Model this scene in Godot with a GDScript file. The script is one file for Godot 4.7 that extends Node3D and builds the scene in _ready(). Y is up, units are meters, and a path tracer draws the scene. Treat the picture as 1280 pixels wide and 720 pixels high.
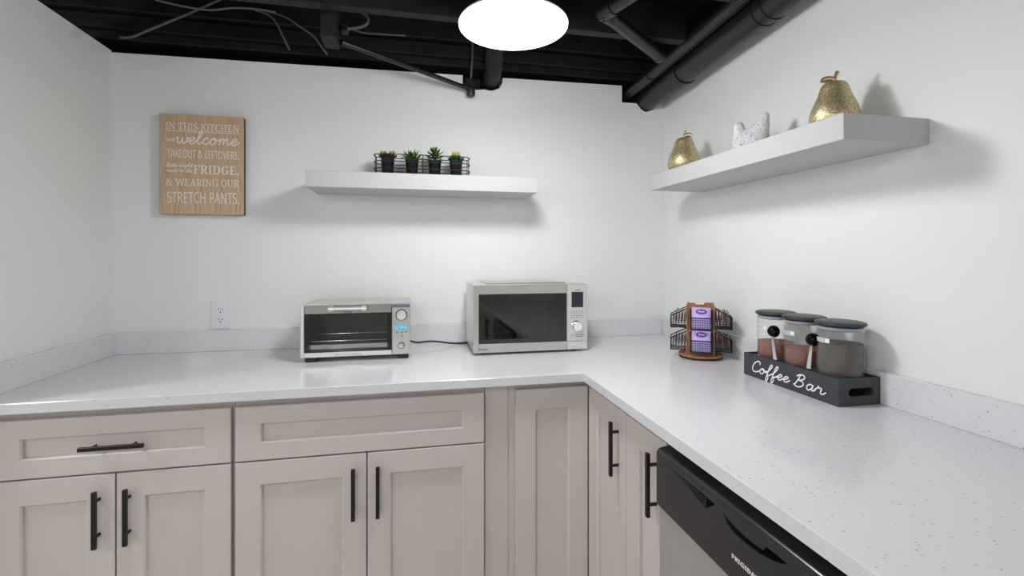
extends Node3D
# A basement coffee corner: L-shaped quartz worktop on greige shaker cabinets, floating shelves, black open-joist ceiling.
# World: back wall z = 0, right wall x = 0, floor y = 0.

const FOCAL := 598.757        # pixels of the 1280x720 frame
const EYE := Vector3(-1.1901, 1.2941, 2.1036)
const YAW := 0.2078
const HORIZON := 318.23

const LAMP := 0.51             # energy of each ceiling light
const TOP := 0.914            # worktop height
const WALL_X := -2.3086       # left stub wall
const WALL_H := 2.0725

# ---------------------------------------------------------------- mesh builder
class MB:
	var v := PackedVector3Array()
	var n := PackedVector3Array()
	var xf := Transform3D()

	func tri(a: Vector3, b: Vector3, c: Vector3, na: Vector3, nb: Vector3, nc: Vector3) -> void:
		var g := (b - a).cross(c - a)
		if g.length_squared() < 1e-20:
			return
		var pa := xf * a
		var pb := xf * b
		var pc := xf * c
		var ma := (xf.basis * na).normalized()
		var mb_ := (xf.basis * nb).normalized()
		var mc := (xf.basis * nc).normalized()
		g = (pb - pa).cross(pc - pa)
		if g.dot(ma + mb_ + mc) > 0.0:
			v.append_array([pa, pc, pb])
			n.append_array([ma, mc, mb_])
		else:
			v.append_array([pa, pb, pc])
			n.append_array([ma, mb_, mc])

	func flat(a: Vector3, b: Vector3, c: Vector3, hint: Vector3) -> void:
		var g := (b - a).cross(c - a)
		if g.length_squared() < 1e-20:
			return
		g = g.normalized()
		if g.dot(hint) < 0.0:
			g = -g
		tri(a, b, c, g, g, g)

	func quad(a: Vector3, b: Vector3, c: Vector3, d: Vector3, hint: Vector3) -> void:
		flat(a, b, c, hint)
		flat(a, c, d, hint)

	func box(lo: Vector3, hi: Vector3, bevel := 0.0) -> void:
		var c := (lo + hi) / 2.0
		var h := (hi - lo) / 2.0
		var b := minf(bevel, minf(h.x, minf(h.y, h.z)) * 0.95)
		var p := func(s: Vector3, full: int) -> Vector3:
			var o := Vector3.ZERO
			for k in 3:
				o[k] = c[k] + s[k] * (h[k] - (0.0 if k == full else b))
			return o
		for a in 3:
			var u := (a + 1) % 3
			var w := (a + 2) % 3
			for s in [-1.0, 1.0]:
				var q := []
				for t in [[-1.0, -1.0], [1.0, -1.0], [1.0, 1.0], [-1.0, 1.0]]:
					var sg := Vector3.ZERO
					sg[a] = s
					sg[u] = t[0]
					sg[w] = t[1]
					q.append(p.call(sg, a))
				var hn := Vector3.ZERO
				hn[a] = s
				quad(q[0], q[1], q[2], q[3], hn)
			if b > 0.0:
				for su in [-1.0, 1.0]:
					for sw in [-1.0, 1.0]:
						var s0 := Vector3.ZERO
						s0[u] = su
						s0[w] = sw
						var s1 := s0
						s0[a] = -1.0
						s1[a] = 1.0
						var hn2 := Vector3.ZERO
						hn2[u] = su
						hn2[w] = sw
						quad(p.call(s0, u), p.call(s1, u), p.call(s1, w), p.call(s0, w), hn2)
		if b > 0.0:
			for x in [-1.0, 1.0]:
				for y in [-1.0, 1.0]:
					for z in [-1.0, 1.0]:
						var s := Vector3(x, y, z)
						flat(p.call(s, 0), p.call(s, 1), p.call(s, 2), s)

	# profile of Vector2(radius, height) turned round the local y axis
	func lathe(profile: Array, seg := 32, at := Vector3.ZERO, sharp := 0.7) -> void:
		var m := profile.size()
		var norms := []
		for i in m - 1:
			var d: Vector2 = (profile[i + 1] - profile[i])
			norms.append(Vector2(d.y, -d.x).normalized())
		for i in m - 1:
			var n0: Vector2 = norms[i]
			var n1: Vector2 = norms[i]
			if i > 0 and norms[i - 1].dot(norms[i]) > sharp:
				n0 = (norms[i - 1] + norms[i]).normalized()
			if i < m - 2 and norms[i + 1].dot(norms[i]) > sharp:
				n1 = (norms[i + 1] + norms[i]).normalized()
			for k in seg:
				var a0 := TAU * k / seg
				var a1 := TAU * (k + 1) / seg
				var e0 := Vector3(cos(a0), 0, sin(a0))
				var e1 := Vector3(cos(a1), 0, sin(a1))
				var p0: Vector2 = profile[i]
				var p1: Vector2 = profile[i + 1]
				var up := Vector3.UP
				var A := at + e0 * p0.x + up * p0.y
				var B := at + e1 * p0.x + up * p0.y
				var C := at + e1 * p1.x + up * p1.y
				var D := at + e0 * p1.x + up * p1.y
				tri(A, B, C, e0 * n0.x + up * n0.y, e1 * n0.x + up * n0.y, e1 * n1.x + up * n1.y)
				tri(A, C, D, e0 * n0.x + up * n0.y, e1 * n1.x + up * n1.y, e0 * n1.x + up * n1.y)

	# round bar along points; r is a number or an array of numbers
	func tube(pts: Array, r, seg := 8, closed := false, caps := true) -> void:
		var m := pts.size()
		var t := []
		for i in m:
			var a: Vector3 = pts[(i - 1 + m) % m] if closed else pts[maxi(i - 1, 0)]
			var b: Vector3 = pts[(i + 1) % m] if closed else pts[mini(i + 1, m - 1)]
			t.append((b - a).normalized())
		var side: Vector3 = t[0].cross(Vector3.UP)
		if side.length() < 0.1:
			side = t[0].cross(Vector3.RIGHT)
		side = side.normalized()
		var rings := []
		var dirs := []
		for i in m:
			side = (side - t[i] * side.dot(t[i])).normalized()
			var other: Vector3 = t[i].cross(side)
			var ring := []
			var dir := []
			var rad: float = r[i] if r is Array else r
			for k in seg:
				var an := TAU * k / seg
				var d := side * cos(an) + other * sin(an)
				dir.append(d)
				ring.append(pts[i] + d * rad)
			rings.append(ring)
			dirs.append(dir)
		for i in (m if closed else m - 1):
			var j := (i + 1) % m
			for k in seg:
				var l := (k + 1) % seg
				tri(rings[i][k], rings[i][l], rings[j][l], dirs[i][k], dirs[i][l], dirs[j][l])
				tri(rings[i][k], rings[j][l], rings[j][k], dirs[i][k], dirs[j][l], dirs[j][k])
		if caps and not closed:
			for e in [0, m - 1]:
				var hn: Vector3 = -t[0] if e == 0 else t[m - 1]
				for k in range(1, seg - 1):
					flat(rings[e][0], rings[e][k], rings[e][k + 1], hn)

	# polygon in the local xy plane, from z0 to z1
	func prism(poly: PackedVector2Array, z0: float, z1: float) -> void:
		var idx := Geometry2D.triangulate_polygon(poly)
		for k in range(0, idx.size(), 3):
			var a := poly[idx[k]]
			var b := poly[idx[k + 1]]
			var c := poly[idx[k + 2]]
			flat(Vector3(a.x, a.y, z1), Vector3(b.x, b.y, z1), Vector3(c.x, c.y, z1), Vector3(0, 0, signf(z1 - z0)))
			flat(Vector3(a.x, a.y, z0), Vector3(b.x, b.y, z0), Vector3(c.x, c.y, z0), Vector3(0, 0, signf(z0 - z1)))
		var ccw := not Geometry2D.is_polygon_clockwise(poly)
		for k in poly.size():
			var p := poly[k]
			var q := poly[(k + 1) % poly.size()]
			var d := q - p
			var hn := Vector3(d.y, -d.x, 0) * (1.0 if ccw else -1.0)
			quad(Vector3(p.x, p.y, z0), Vector3(q.x, q.y, z0), Vector3(q.x, q.y, z1), Vector3(p.x, p.y, z1), hn)

	# a painted stroke in the local xy plane, a hair proud of z = 0
	var lift := 0.0
	func stroke(pts: Array, width: float, z: float) -> void:
		var m := pts.size()
		var L := []
		var R := []
		for i in m:
			var d: Vector2 = (pts[mini(i + 1, m - 1)] - pts[maxi(i - 1, 0)]).normalized()
			var s := Vector2(-d.y, d.x) * width / 2.0
			L.append(pts[i] + s)
			R.append(pts[i] - s)
		for i in m - 1:
			lift += 0.000004                      # where strokes cross, the later one lies on top
			var h := z + lift
			quad(Vector3(L[i].x, L[i].y, h), Vector3(L[i + 1].x, L[i + 1].y, h), Vector3(R[i + 1].x, R[i + 1].y, h), Vector3(R[i].x, R[i].y, h), Vector3.BACK)
		for e in [0, m - 1]:
			var c: Vector2 = pts[e]
			lift += 0.000004
			var h := z + lift
			for k in 8:
				var a0 := TAU * k / 8
				var a1 := TAU * (k + 1) / 8
				flat(Vector3(c.x, c.y, h), Vector3(c.x + cos(a0) * width / 2, c.y + sin(a0) * width / 2, h), Vector3(c.x + cos(a1) * width / 2, c.y + sin(a1) * width / 2, h), Vector3.BACK)

	func mesh() -> ArrayMesh:
		var arr := []
		arr.resize(Mesh.ARRAY_MAX)
		arr[Mesh.ARRAY_VERTEX] = v
		arr[Mesh.ARRAY_NORMAL] = n
		var m := ArrayMesh.new()
		m.add_surface_from_arrays(Mesh.PRIMITIVE_TRIANGLES, arr)
		return m

# ---------------------------------------------------------------- scene helpers
var cur := Vector3.ZERO       # base of the thing being built; shapes are given in world metres
var used := {}
var M := {}
var rng := RandomNumberGenerator.new()

func ray(u: float, w: float) -> Vector3:
	var a := (u - 640.0) / FOCAL
	return Vector3(sin(YAW) + a * cos(YAW), -(w - HORIZON) / FOCAL, -cos(YAW) + a * sin(YAW))
func at_z(u: float, w: float, z: float) -> Vector3:
	var d := ray(u, w)
	return EYE + d * (z - EYE.z) / d.z
func at_x(u: float, w: float, x: float) -> Vector3:
	var d := ray(u, w)
	return EYE + d * (x - EYE.x) / d.x
func at_y(u: float, w: float, y: float) -> Vector3:
	var d := ray(u, w)
	return EYE + d * (y - EYE.y) / d.y

func numbered(called: String) -> String:
	var k: int = used.get(called, 0)
	used[called] = k + 1
	return called if k == 0 else "%s_%03d" % [called, k]

func tag(o: Node, label: String, category: String, group := "") -> void:
	o.set_meta("label", label)
	o.set_meta("category", category)
	if group:
		o.set_meta("group", group)

func thing(called: String, label: String, category: String, at: Vector3, group := "") -> Node3D:
	var o := Node3D.new()
	o.name = numbered(called)
	add_child(o)
	o.position = at
	cur = at
	tag(o, label, category, group)
	return o

func mb() -> MB:
	var b := MB.new()
	b.xf = Transform3D(Basis(), -cur)
	return b

func part(b: MB, called: String, m: Material, parent: Node) -> MeshInstance3D:
	var o := MeshInstance3D.new()
	o.name = called
	o.mesh = b.mesh()
	o.material_override = m
	parent.add_child(o, true)
	return o

func single(b: MB, called: String, m: Material, label: String, category: String, at: Vector3, group := "") -> MeshInstance3D:
	var o := MeshInstance3D.new()
	o.name = numbered(called)
	o.mesh = b.mesh()
	o.material_override = m
	add_child(o)
	o.position = at
	tag(o, label, category, group)
	return o

func structure(b: MB, called: String, m: Material, label: String) -> MeshInstance3D:
	var o := MeshInstance3D.new()
	o.name = called
	o.mesh = b.mesh()
	o.material_override = m
	add_child(o)
	o.set_meta("kind", "structure")
	o.set_meta("label", label)
	return o

func paint(c: Color, rough := 0.6, metal := 0.0, spec := 0.5) -> StandardMaterial3D:
	var m := StandardMaterial3D.new()
	m.albedo_color = c
	m.roughness = rough
	m.metallic = metal
	m.metallic_specular = spec
	return m

func noise_tex(freq: float, ramp: Gradient, kind := FastNoiseLite.TYPE_SIMPLEX_SMOOTH, size := 512, octaves := 4, seed_ := 1) -> NoiseTexture2D:
	var f := FastNoiseLite.new()
	f.noise_type = kind
	f.frequency = freq
	f.fractal_octaves = octaves
	f.seed = seed_
	var t := NoiseTexture2D.new()
	t.width = size
	t.height = size
	t.seamless = true
	t.noise = f
	t.color_ramp = ramp
	return t

func ramp(stops: Array) -> Gradient:
	var g := Gradient.new()
	var off := PackedFloat32Array()
	var cols := PackedColorArray()
	for s in stops:
		off.append(s[0])
		cols.append(s[1])
	g.offsets = off
	g.colors = cols
	return g

func tri_map(m: StandardMaterial3D, scale: Vector3, world := false) -> StandardMaterial3D:
	m.uv1_triplanar = true
	m.uv1_world_triplanar = world
	m.uv1_scale = scale
	return m

func bumpy(m: StandardMaterial3D, freq: float, cm: float, scale: Vector3, seed_ := 3) -> void:
	m.heightmap_enabled = true
	m.heightmap_texture = noise_tex(freq, ramp([[0.0, Color.BLACK], [1.0, Color.WHITE]]), FastNoiseLite.TYPE_SIMPLEX_SMOOTH, 512, 3, seed_)
	m.heightmap_scale = cm
	tri_map(m, scale, true)

func quartz_image() -> ImageTexture:
	var s := 1024
	var im := Image.create(s, s, false, Image.FORMAT_RGB8)
	var base := Color(0.875, 0.875, 0.885)
	im.fill(base)
	var r := RandomNumberGenerator.new()
	r.seed = 77
	for k in 9000:                                  # fine pale and grey grains
		var x := r.randi() % s
		var y := r.randi() % s
		var g := r.randf_range(0.80, 0.94)
		im.fill_rect(Rect2i(x, y, 1 + r.randi() % 2, 1 + r.randi() % 2), Color(g, g, g))
	for k in 900:                                  # grey chips
		var cx := r.randi() % s
		var cy := r.randi() % s
		var g := r.randf_range(0.60, 0.80)
		var rad := r.randf_range(0.8, 2.3)
		var warm := r.randf_range(-0.02, 0.03)
		for dx in range(-3, 4):
			for dy in range(-3, 4):
				if Vector2(dx * r.randf_range(0.7, 1.3), dy).length() <= rad:
					im.set_pixel((cx + dx + s) % s, (cy + dy + s) % s, Color(g + warm, g, g - warm))
	return ImageTexture.create_from_image(im)

func make_materials() -> void:
	var wall := paint(Color(0.925, 0.931, 0.920), 0.55, 0.0, 0.4)
	bumpy(wall, 0.06, 0.03, Vector3(2, 2, 2), 5)
	M.wall = wall
	var black := paint(Color(0.125, 0.13, 0.135), 0.62, 0.0, 0.4)
	black.albedo_texture = noise_tex(0.02, ramp([[0.0, Color(0.55, 0.55, 0.55)], [0.5, Color(0.9, 0.9, 0.9)], [1.0, Color(1, 1, 1)]]), FastNoiseLite.TYPE_SIMPLEX_SMOOTH, 512, 5, 11)
	tri_map(black, Vector3(0.7, 2.5, 2.5), true)
	M.black = black
	M.black_pipe = paint(Color(0.11, 0.115, 0.125), 0.36, 0.0, 0.5)
	M.black_cable = paint(Color(0.28, 0.28, 0.28), 0.55)
	var q := paint(Color(1, 1, 1), 0.16, 0.0, 0.5)
	q.albedo_texture = quartz_image()
	tri_map(q, Vector3(1.3, 1.3, 1.3), true)
	M.quartz = q
	var cab := paint(Color(0.825, 0.785, 0.77), 0.42, 0.0, 0.45)
	M.cab = cab
	M.handle = paint(Color(0.13, 0.115, 0.11), 0.38, 0.4)
	M.shelf = paint(Color(0.765, 0.76, 0.765), 0.6, 0.0, 0.35)
	M.white_plastic = paint(Color(0.92, 0.925, 0.94), 0.3)
	M.dark = paint(Color(0.05, 0.05, 0.055), 0.5)
	M.dark_gloss = paint(Color(0.07, 0.072, 0.08), 0.12)
	M.rubber = paint(Color(0.16, 0.16, 0.165), 0.6)
	var st := paint(Color(0.815, 0.808, 0.79), 0.3, 0.85)
	M.steel = st
	M.steel_light = paint(Color(0.88, 0.875, 0.86), 0.33, 0.6)
	M.steel_mid = paint(Color(0.64, 0.63, 0.62), 0.26, 0.9)
	M.cavity = paint(Color(0.36, 0.355, 0.34), 0.4, 0.6)
	M.chrome = paint(Color(0.88, 0.88, 0.88), 0.1, 1.0)
	var dst := paint(Color(0.80, 0.795, 0.79), 0.36, 0.8)
	M.dw_steel = dst
	M.dw_black = paint(Color(0.15, 0.15, 0.155), 0.24)
	# woods
	var wood := paint(Color(1, 1, 1), 0.6)
	wood.albedo_texture = noise_tex(0.012, ramp([[0.0, Color(0.70, 0.59, 0.475)], [0.35, Color(0.775, 0.66, 0.535)], [0.6, Color(0.80, 0.685, 0.56)], [0.8, Color(0.83, 0.72, 0.60)], [1.0, Color(0.74, 0.625, 0.505)]]), FastNoiseLite.TYPE_SIMPLEX_SMOOTH, 512, 5, 31)
	tri_map(wood, Vector3(14, 1.1, 14))
	M.sign_wood = wood
	var wood_e := paint(Color(1, 1, 1), 0.7)
	wood_e.albedo_texture = noise_tex(0.02, ramp([[0.0, Color(0.33, 0.22, 0.17)], [1.0, Color(0.46, 0.33, 0.26)]]), FastNoiseLite.TYPE_SIMPLEX_SMOOTH, 256, 4, 32)
	tri_map(wood_e, Vector3(12, 1.2, 12))
	M.sign_edge = wood_e
	var rack := paint(Color(1, 1, 1), 0.5)
	rack.albedo_texture = noise_tex(0.02, ramp([[0.0, Color(0.54, 0.34, 0.20)], [0.5, Color(0.68, 0.46, 0.29)], [1.0, Color(0.76, 0.55, 0.37)]]), FastNoiseLite.TYPE_SIMPLEX_SMOOTH, 256, 4, 33)
	tri_map(rack, Vector3(20, 4, 20))
	M.rack_wood = rack
	M.white_paint = paint(Color(0.93, 0.91, 0.88), 0.6)
	M.white_vinyl = paint(Color(0.95, 0.95, 0.95), 0.5)
	# gold leaf with dark pits
	var gold := paint(Color(1, 1, 1), 0.3, 0.75)
	gold.albedo_texture = noise_tex(0.05, ramp([[0.0, Color(0.42, 0.38, 0.30)], [0.34, Color(0.70, 0.64, 0.50)], [0.5, Color(0.85, 0.78, 0.61)], [1.0, Color(0.91, 0.86, 0.72)]]), FastNoiseLite.TYPE_SIMPLEX_SMOOTH, 512, 4, 41)
	gold.roughness_texture = noise_tex(0.06, ramp([[0.0, Color(1, 1, 1)], [1.0, Color(0.75, 0.75, 0.75)]]), FastNoiseLite.TYPE_SIMPLEX_SMOOTH, 256, 3, 42)
	gold.roughness = 0.5
	gold.heightmap_enabled = true
	gold.heightmap_texture = noise_tex(0.09, ramp([[0.0, Color.BLACK], [1.0, Color.WHITE]]), FastNoiseLite.TYPE_CELLULAR, 512, 2, 43)
	gold.heightmap_scale = 0.08
	tri_map(gold, Vector3(5, 5, 5))
	M.gold = gold
	M.gold_smooth = paint(Color(0.89, 0.79, 0.60), 0.35, 0.8)
	var stone := paint(Color(1, 1, 1), 0.75)
	stone.albedo_texture = noise_tex(0.022, ramp([[0.0, Color(0.30, 0.30, 0.30)], [0.20, Color(0.50, 0.50, 0.50)], [0.27, Color(0.84, 0.84, 0.85)], [0.6, Color(0.90, 0.90, 0.91)], [0.74, Color(0.74, 0.74, 0.74)], [1.0, Color(0.62, 0.62, 0.62)]]), FastNoiseLite.TYPE_SIMPLEX_SMOOTH, 512, 5, 51)
	stone.heightmap_enabled = true
	stone.heightmap_texture = noise_tex(0.05, ramp([[0.0, Color.BLACK], [0.45, Color.WHITE], [1.0, Color.WHITE]]), FastNoiseLite.TYPE_SIMPLEX_SMOOTH, 512, 4, 51)
	stone.heightmap_scale = 0.12
	tri_map(stone, Vector3(6, 6, 6))
	M.stone = stone
	# floor
	var fl := paint(Color(1, 1, 1), 0.45)
	fl.albedo_texture = noise_tex(0.01, ramp([[0.0, Color(0.72, 0.69, 0.66)], [1.0, Color(0.84, 0.82, 0.79)]]), FastNoiseLite.TYPE_SIMPLEX_SMOOTH, 512, 5, 61)
	tri_map(fl, Vector3(0.8, 1, 8), true)
	M.floor_wood = fl
	# glass
	var g := paint(Color(0.9, 0.93, 0.93, 0.05), 0.02)
	g.transparency = BaseMaterial3D.TRANSPARENCY_ALPHA
	M.glass = g
	var og := paint(Color(0.06, 0.065, 0.07, 0.30), 0.03)
	og.transparency = BaseMaterial3D.TRANSPARENCY_ALPHA
	M.oven_glass = og
	var mg := paint(Color(0.035, 0.037, 0.042, 0.62), 0.04)
	mg.transparency = BaseMaterial3D.TRANSPARENCY_ALPHA
	mg.metallic_specular = 0.75
	M.mw_glass = mg
	var scr := paint(Color(0.1, 0.3, 0.45), 0.2)
	scr.emission_enabled = true
	scr.emission = Color(0.50, 0.80, 0.90)
	scr.emission_energy_multiplier = 0.62
	M.lcd = scr
	M.lcd_ink = paint(Color(0.9, 0.97, 1.0), 0.4)
	M.lcd_off = paint(Color(0.16, 0.165, 0.20), 0.15)
	M.coffee = _grain(Color(0.45, 0.26, 0.18), Color(0.60, 0.38, 0.28), 71)
	M.coffee_dark = _grain(Color(0.25, 0.19, 0.175), Color(0.38, 0.31, 0.29), 72)
	M.lid = paint(Color(0.20, 0.20, 0.205), 0.42)
	var gk := paint(Color(0.75, 0.79, 0.84, 0.6), 0.3)
	gk.transparency = BaseMaterial3D.TRANSPARENCY_ALPHA
	M.gasket = gk
	var tray := paint(Color(0.235, 0.243, 0.256), 0.6)
	M.tray = tray
	M.paper = paint(Color(0.95, 0.95, 0.95), 0.6)
	M.ink = paint(Color(0.2, 0.2, 0.2), 0.6)
	M.spoon_bowl = paint(Color(0.10, 0.10, 0.10), 0.06, 0.9)
	M.wire = paint(Color(0.14, 0.14, 0.15), 0.42, 0.3)
	M.pot = paint(Color(0.11, 0.115, 0.125), 0.18)
	M.soil = paint(Color(0.12, 0.09, 0.07), 0.9)
	M.diffuser = paint(Color(1, 1, 1), 0.5)
	M.diffuser.emission_enabled = true
	M.diffuser.emission = Color(1.0, 1.0, 1.0)
	M.diffuser.emission_energy_multiplier = 2.2

func _grain(a: Color, b: Color, seed_: int) -> StandardMaterial3D:
	var m := paint(Color(1, 1, 1), 0.9)
	m.albedo_texture = noise_tex(0.2, ramp([[0.0, a], [1.0, b]]), FastNoiseLite.TYPE_SIMPLEX_SMOOTH, 256, 3, seed_)
	tri_map(m, Vector3(8, 8, 8))
	return m

# flat lettering, fitted into a width and a height (metres); where = lower left corner
func letters(text: String, font: String, bold: bool, where: Vector3, turn: float, width: float, height: float, m: Material, parent: Node, called := "lettering") -> void:
	var f := SystemFont.new()
	f.font_names = PackedStringArray([font])
	f.font_weight = 700 if bold else 400
	var t := TextMesh.new()
	t.text = text
	t.font = f
	t.font_size = 64
	t.pixel_size = 0.01
	t.depth = 0.02
	t.horizontal_alignment = HORIZONTAL_ALIGNMENT_LEFT
	t.curve_step = 4.0
	var box := t.get_aabb()
	var o := MeshInstance3D.new()
	o.name = called
	o.mesh = t
	o.material_override = m
	var sc := Vector3(width / box.size.x, height / box.size.y, 0.03)
	var b := Basis(Vector3.UP, turn)
	o.transform = Transform3D(b * Basis.from_scale(sc), where - cur - b * (box.position * sc))
	parent.add_child(o, true)

# handwriting: each letter is [strokes, advance]
const HAND := {
	"C": [[[1.3, 1.6, 1.25, 1.95, 0.9, 2.1, 0.45, 1.75, 0.2, 1.05, 0.28, 0.35, 0.65, 0.0, 1.15, 0.12, 1.6, 0.5]], 1.5],
	"o": [[[0.0, 0.35, 0.2, 0.7, 0.55, 1.0, 0.2, 0.8, 0.12, 0.3, 0.4, 0.0, 0.75, 0.25, 0.8, 0.75, 0.55, 1.0, 0.6, 0.72, 0.95, 0.62, 1.25, 0.75]], 1.1],
	"f": [[[0.0, 0.45, 0.35, 0.85, 0.72, 1.6, 0.78, 2.05, 0.6, 2.15, 0.42, 1.6, 0.35, 0.6, 0.3, -0.5, 0.36, -0.95, 0.55, -0.9, 0.62, -0.4, 0.5, 0.1, 0.75, 0.2, 1.0, 0.5]], 0.95],
	"e": [[[0.0, 0.35, 0.45, 0.48, 0.76, 0.8, 0.58, 1.0, 0.3, 0.85, 0.18, 0.4, 0.4, 0.02, 0.75, 0.1, 1.1, 0.5]], 0.98],
	"B": [[[0.55, 2.0, 0.42, 1.2, 0.2, 0.4, 0.1, 0.08], [0.1, 1.7, 0.5, 2.05, 1.05, 2.05, 1.2, 1.6, 0.85, 1.2, 0.5, 1.1, 1.0, 1.0, 1.3, 0.6, 1.05, 0.1, 0.5, -0.08, 0.0, 0.2]], 1.7],
	"a": [[[0.85, 0.85, 0.5, 1.0, 0.15, 0.65, 0.2, 0.15, 0.5, 0.0, 0.8, 0.4, 0.92, 0.98, 0.86, 0.3, 1.02, 0.03, 1.35, 0.4]], 1.22],
	"r": [[[0.0, 0.4, 0.3, 0.85, 0.35, 1.15, 0.45, 0.88, 0.75, 0.88, 0.85, 0.75, 0.8, 0.3, 0.95, 0.02, 1.2, 0.12, 1.45, 0.45]], 1.4],
	"w": [[[0.0, 0.7, 0.15, 1.0, 0.2, 0.3, 0.45, 0.0, 0.7, 0.4, 0.75, 0.95, 0.8, 0.3, 1.05, 0.0, 1.35, 0.5, 1.35, 0.95, 1.6, 0.75]], 1.5],
	"l": [[[0.0, 0.4, 0.45, 1.2, 0.6, 1.9, 0.4, 2.05, 0.25, 1.4, 0.25, 0.3, 0.5, 0.0, 0.85, 0.45]], 0.75],
	"c": [[[0.75, 0.8, 0.5, 1.0, 0.2, 0.7, 0.15, 0.25, 0.45, 0.0, 0.8, 0.15, 1.05, 0.5]], 0.95],
	"m": [[[0.0, 0.6, 0.2, 0.95, 0.25, 0.5, 0.2, 0.0, 0.35, 0.7, 0.6, 1.0, 0.7, 0.6, 0.65, 0.0, 0.85, 0.75, 1.1, 1.0, 1.2, 0.5, 1.25, 0.1, 1.45, 0.05, 1.7, 0.45]], 1.6],
	"n": [[[0.0, 0.6, 0.2, 0.95, 0.25, 0.5, 0.2, 0.0, 0.4, 0.75, 0.65, 1.0, 0.75, 0.5, 0.8, 0.08, 1.0, 0.05, 1.2, 0.45]], 1.1],
	"t": [[[0.0, 0.4, 0.35, 1.0, 0.45, 1.7, 0.35, 0.8, 0.35, 0.2, 0.55, 0.0, 0.9, 0.4], [0.1, 1.2, 0.45, 1.22, 0.75, 1.25]], 0.8],
	"i": [[[0.0, 0.45, 0.25, 0.95, 0.25, 0.3, 0.4, 0.0, 0.7, 0.4], [0.3, 1.4, 0.34, 1.45, 0.36, 1.5]], 0.65],
	"g": [[[0.75, 0.85, 0.45, 1.0, 0.15, 0.6, 0.3, 0.1, 0.65, 0.35, 0.8, 0.95, 0.75, -0.2, 0.6, -0.9, 0.3, -0.8, 0.5, -0.25, 1.1, 0.4]], 1.05],
	"h": [[[0.0, 0.4, 0.4, 1.3, 0.5, 1.95, 0.35, 2.0, 0.25, 1.3, 0.2, 0.0, 0.4, 0.75, 0.65, 0.95, 0.75, 0.5, 0.8, 0.08, 1.0, 0.05, 1.2, 0.45]], 1.1],
	"v": [[[0.0, 0.7, 0.2, 0.95, 0.35, 0.3, 0.5, 0.0, 0.75, 0.5, 0.8, 0.95, 1.1, 0.8]], 1.0],
	"s": [[[0.0, 0.3, 0.4, 1.0, 0.45, 0.7, 0.7, 0.35, 0.55, 0.02, 0.2, 0.1, 0.6, 0.1, 1.0, 0.4]], 0.9],
	" ": [[], 0.8],
}
# where = start of the base line; x = x-height in metres; along = total width
func handwriting(text: String, where: Vector3, turn: float, xh: float, along: float, width: float, m: Material, parent: Node, slant := 0.22) -> void:
	var total := 0.0
	for ch in text:
		total += HAND[ch][1]
	var k := along / total
	var b := mb()
	b.xf = Transform3D(Basis(Vector3.UP, turn), where - cur)
	var x := 0.0
	for ch in text:
		for s in HAND[ch][0]:
			var c := []
			for i in range(0, s.size(), 2):
				c.append(Vector2((x + s[i] + slant * s[i + 1]) * k, s[i + 1] * xh))
			var fine := []
			for i in c.size() - 1:
				var p0: Vector2 = c[maxi(i - 1, 0)]
				var p3: Vector2 = c[mini(i + 2, c.size() - 1)]
				for j in 5:
					fine.append(c[i].cubic_interpolate(c[i + 1], p0, p3, j / 5.0))
			fine.append(c[c.size() - 1])
			b.stroke(fine, width, 0.0003)
		x += HAND[ch][1]
	part(b, "lettering", m, parent)

# ---------------------------------------------------------------- the scene
func _ready() -> void:
	rng.seed = 5
	var cam := Camera3D.new()
	cam.name = "camera"
	add_child(cam)
	cam.position = EYE
	cam.rotation.y = -YAW
	cam.projection = Camera3D.PROJECTION_FRUSTUM
	cam.near = 0.05
	cam.far = 50.0
	cam.size = 2.0 * cam.near * 360.0 / FOCAL
	cam.frustum_offset = Vector2(0, cam.near * (HORIZON - 360.0) / FOCAL)
	cam.current = true
	var we := WorldEnvironment.new()
	we.name = "environment"
	var env := Environment.new()
	env.background_mode = Environment.BG_COLOR
	env.background_color = Color.BLACK
	env.tonemap_mode = Environment.TONE_MAPPER_LINEAR
	env.tonemap_exposure = 1.0
	env.sdfgi_enabled = true
	env.ssao_enabled = true
	env.ssil_enabled = true
	we.environment = env
	add_child(we)
	make_materials()
	# round ceiling lights: one over the worktop, one past the end of the stub wall, two over the room behind
	ceiling_light(Vector3(-0.9205, 1.905, 0.842), LAMP, "round white ceiling light glowing above the worktop corner")
	ceiling_light(Vector3(-2.80, 1.905, 0.95), LAMP, "round white ceiling light past the end of the left stub wall")
	ceiling_light(Vector3(-1.75, 1.905, 2.30), LAMP, "round white ceiling light over the middle of the room")
	ceiling_light(Vector3(-1.95, 1.905, 4.00), LAMP, "round white ceiling light by the rear wall")
	ceiling_light(Vector3(-3.60, 1.905, 2.60), LAMP, "round white ceiling light over the far left of the room")
	ceiling_light(Vector3(-3.60, 1.905, 4.00), LAMP, "round white ceiling light in the far left rear corner")
	shell()
	ceiling()
	pipes()
	cabinets()
	worktop()
	dishwasher()
	shelves()
	sign_board()
	outlet()
	toaster_oven()
	microwave()
	tea_rack()
	coffee_bar()
	planter()
	ornaments()

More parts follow.
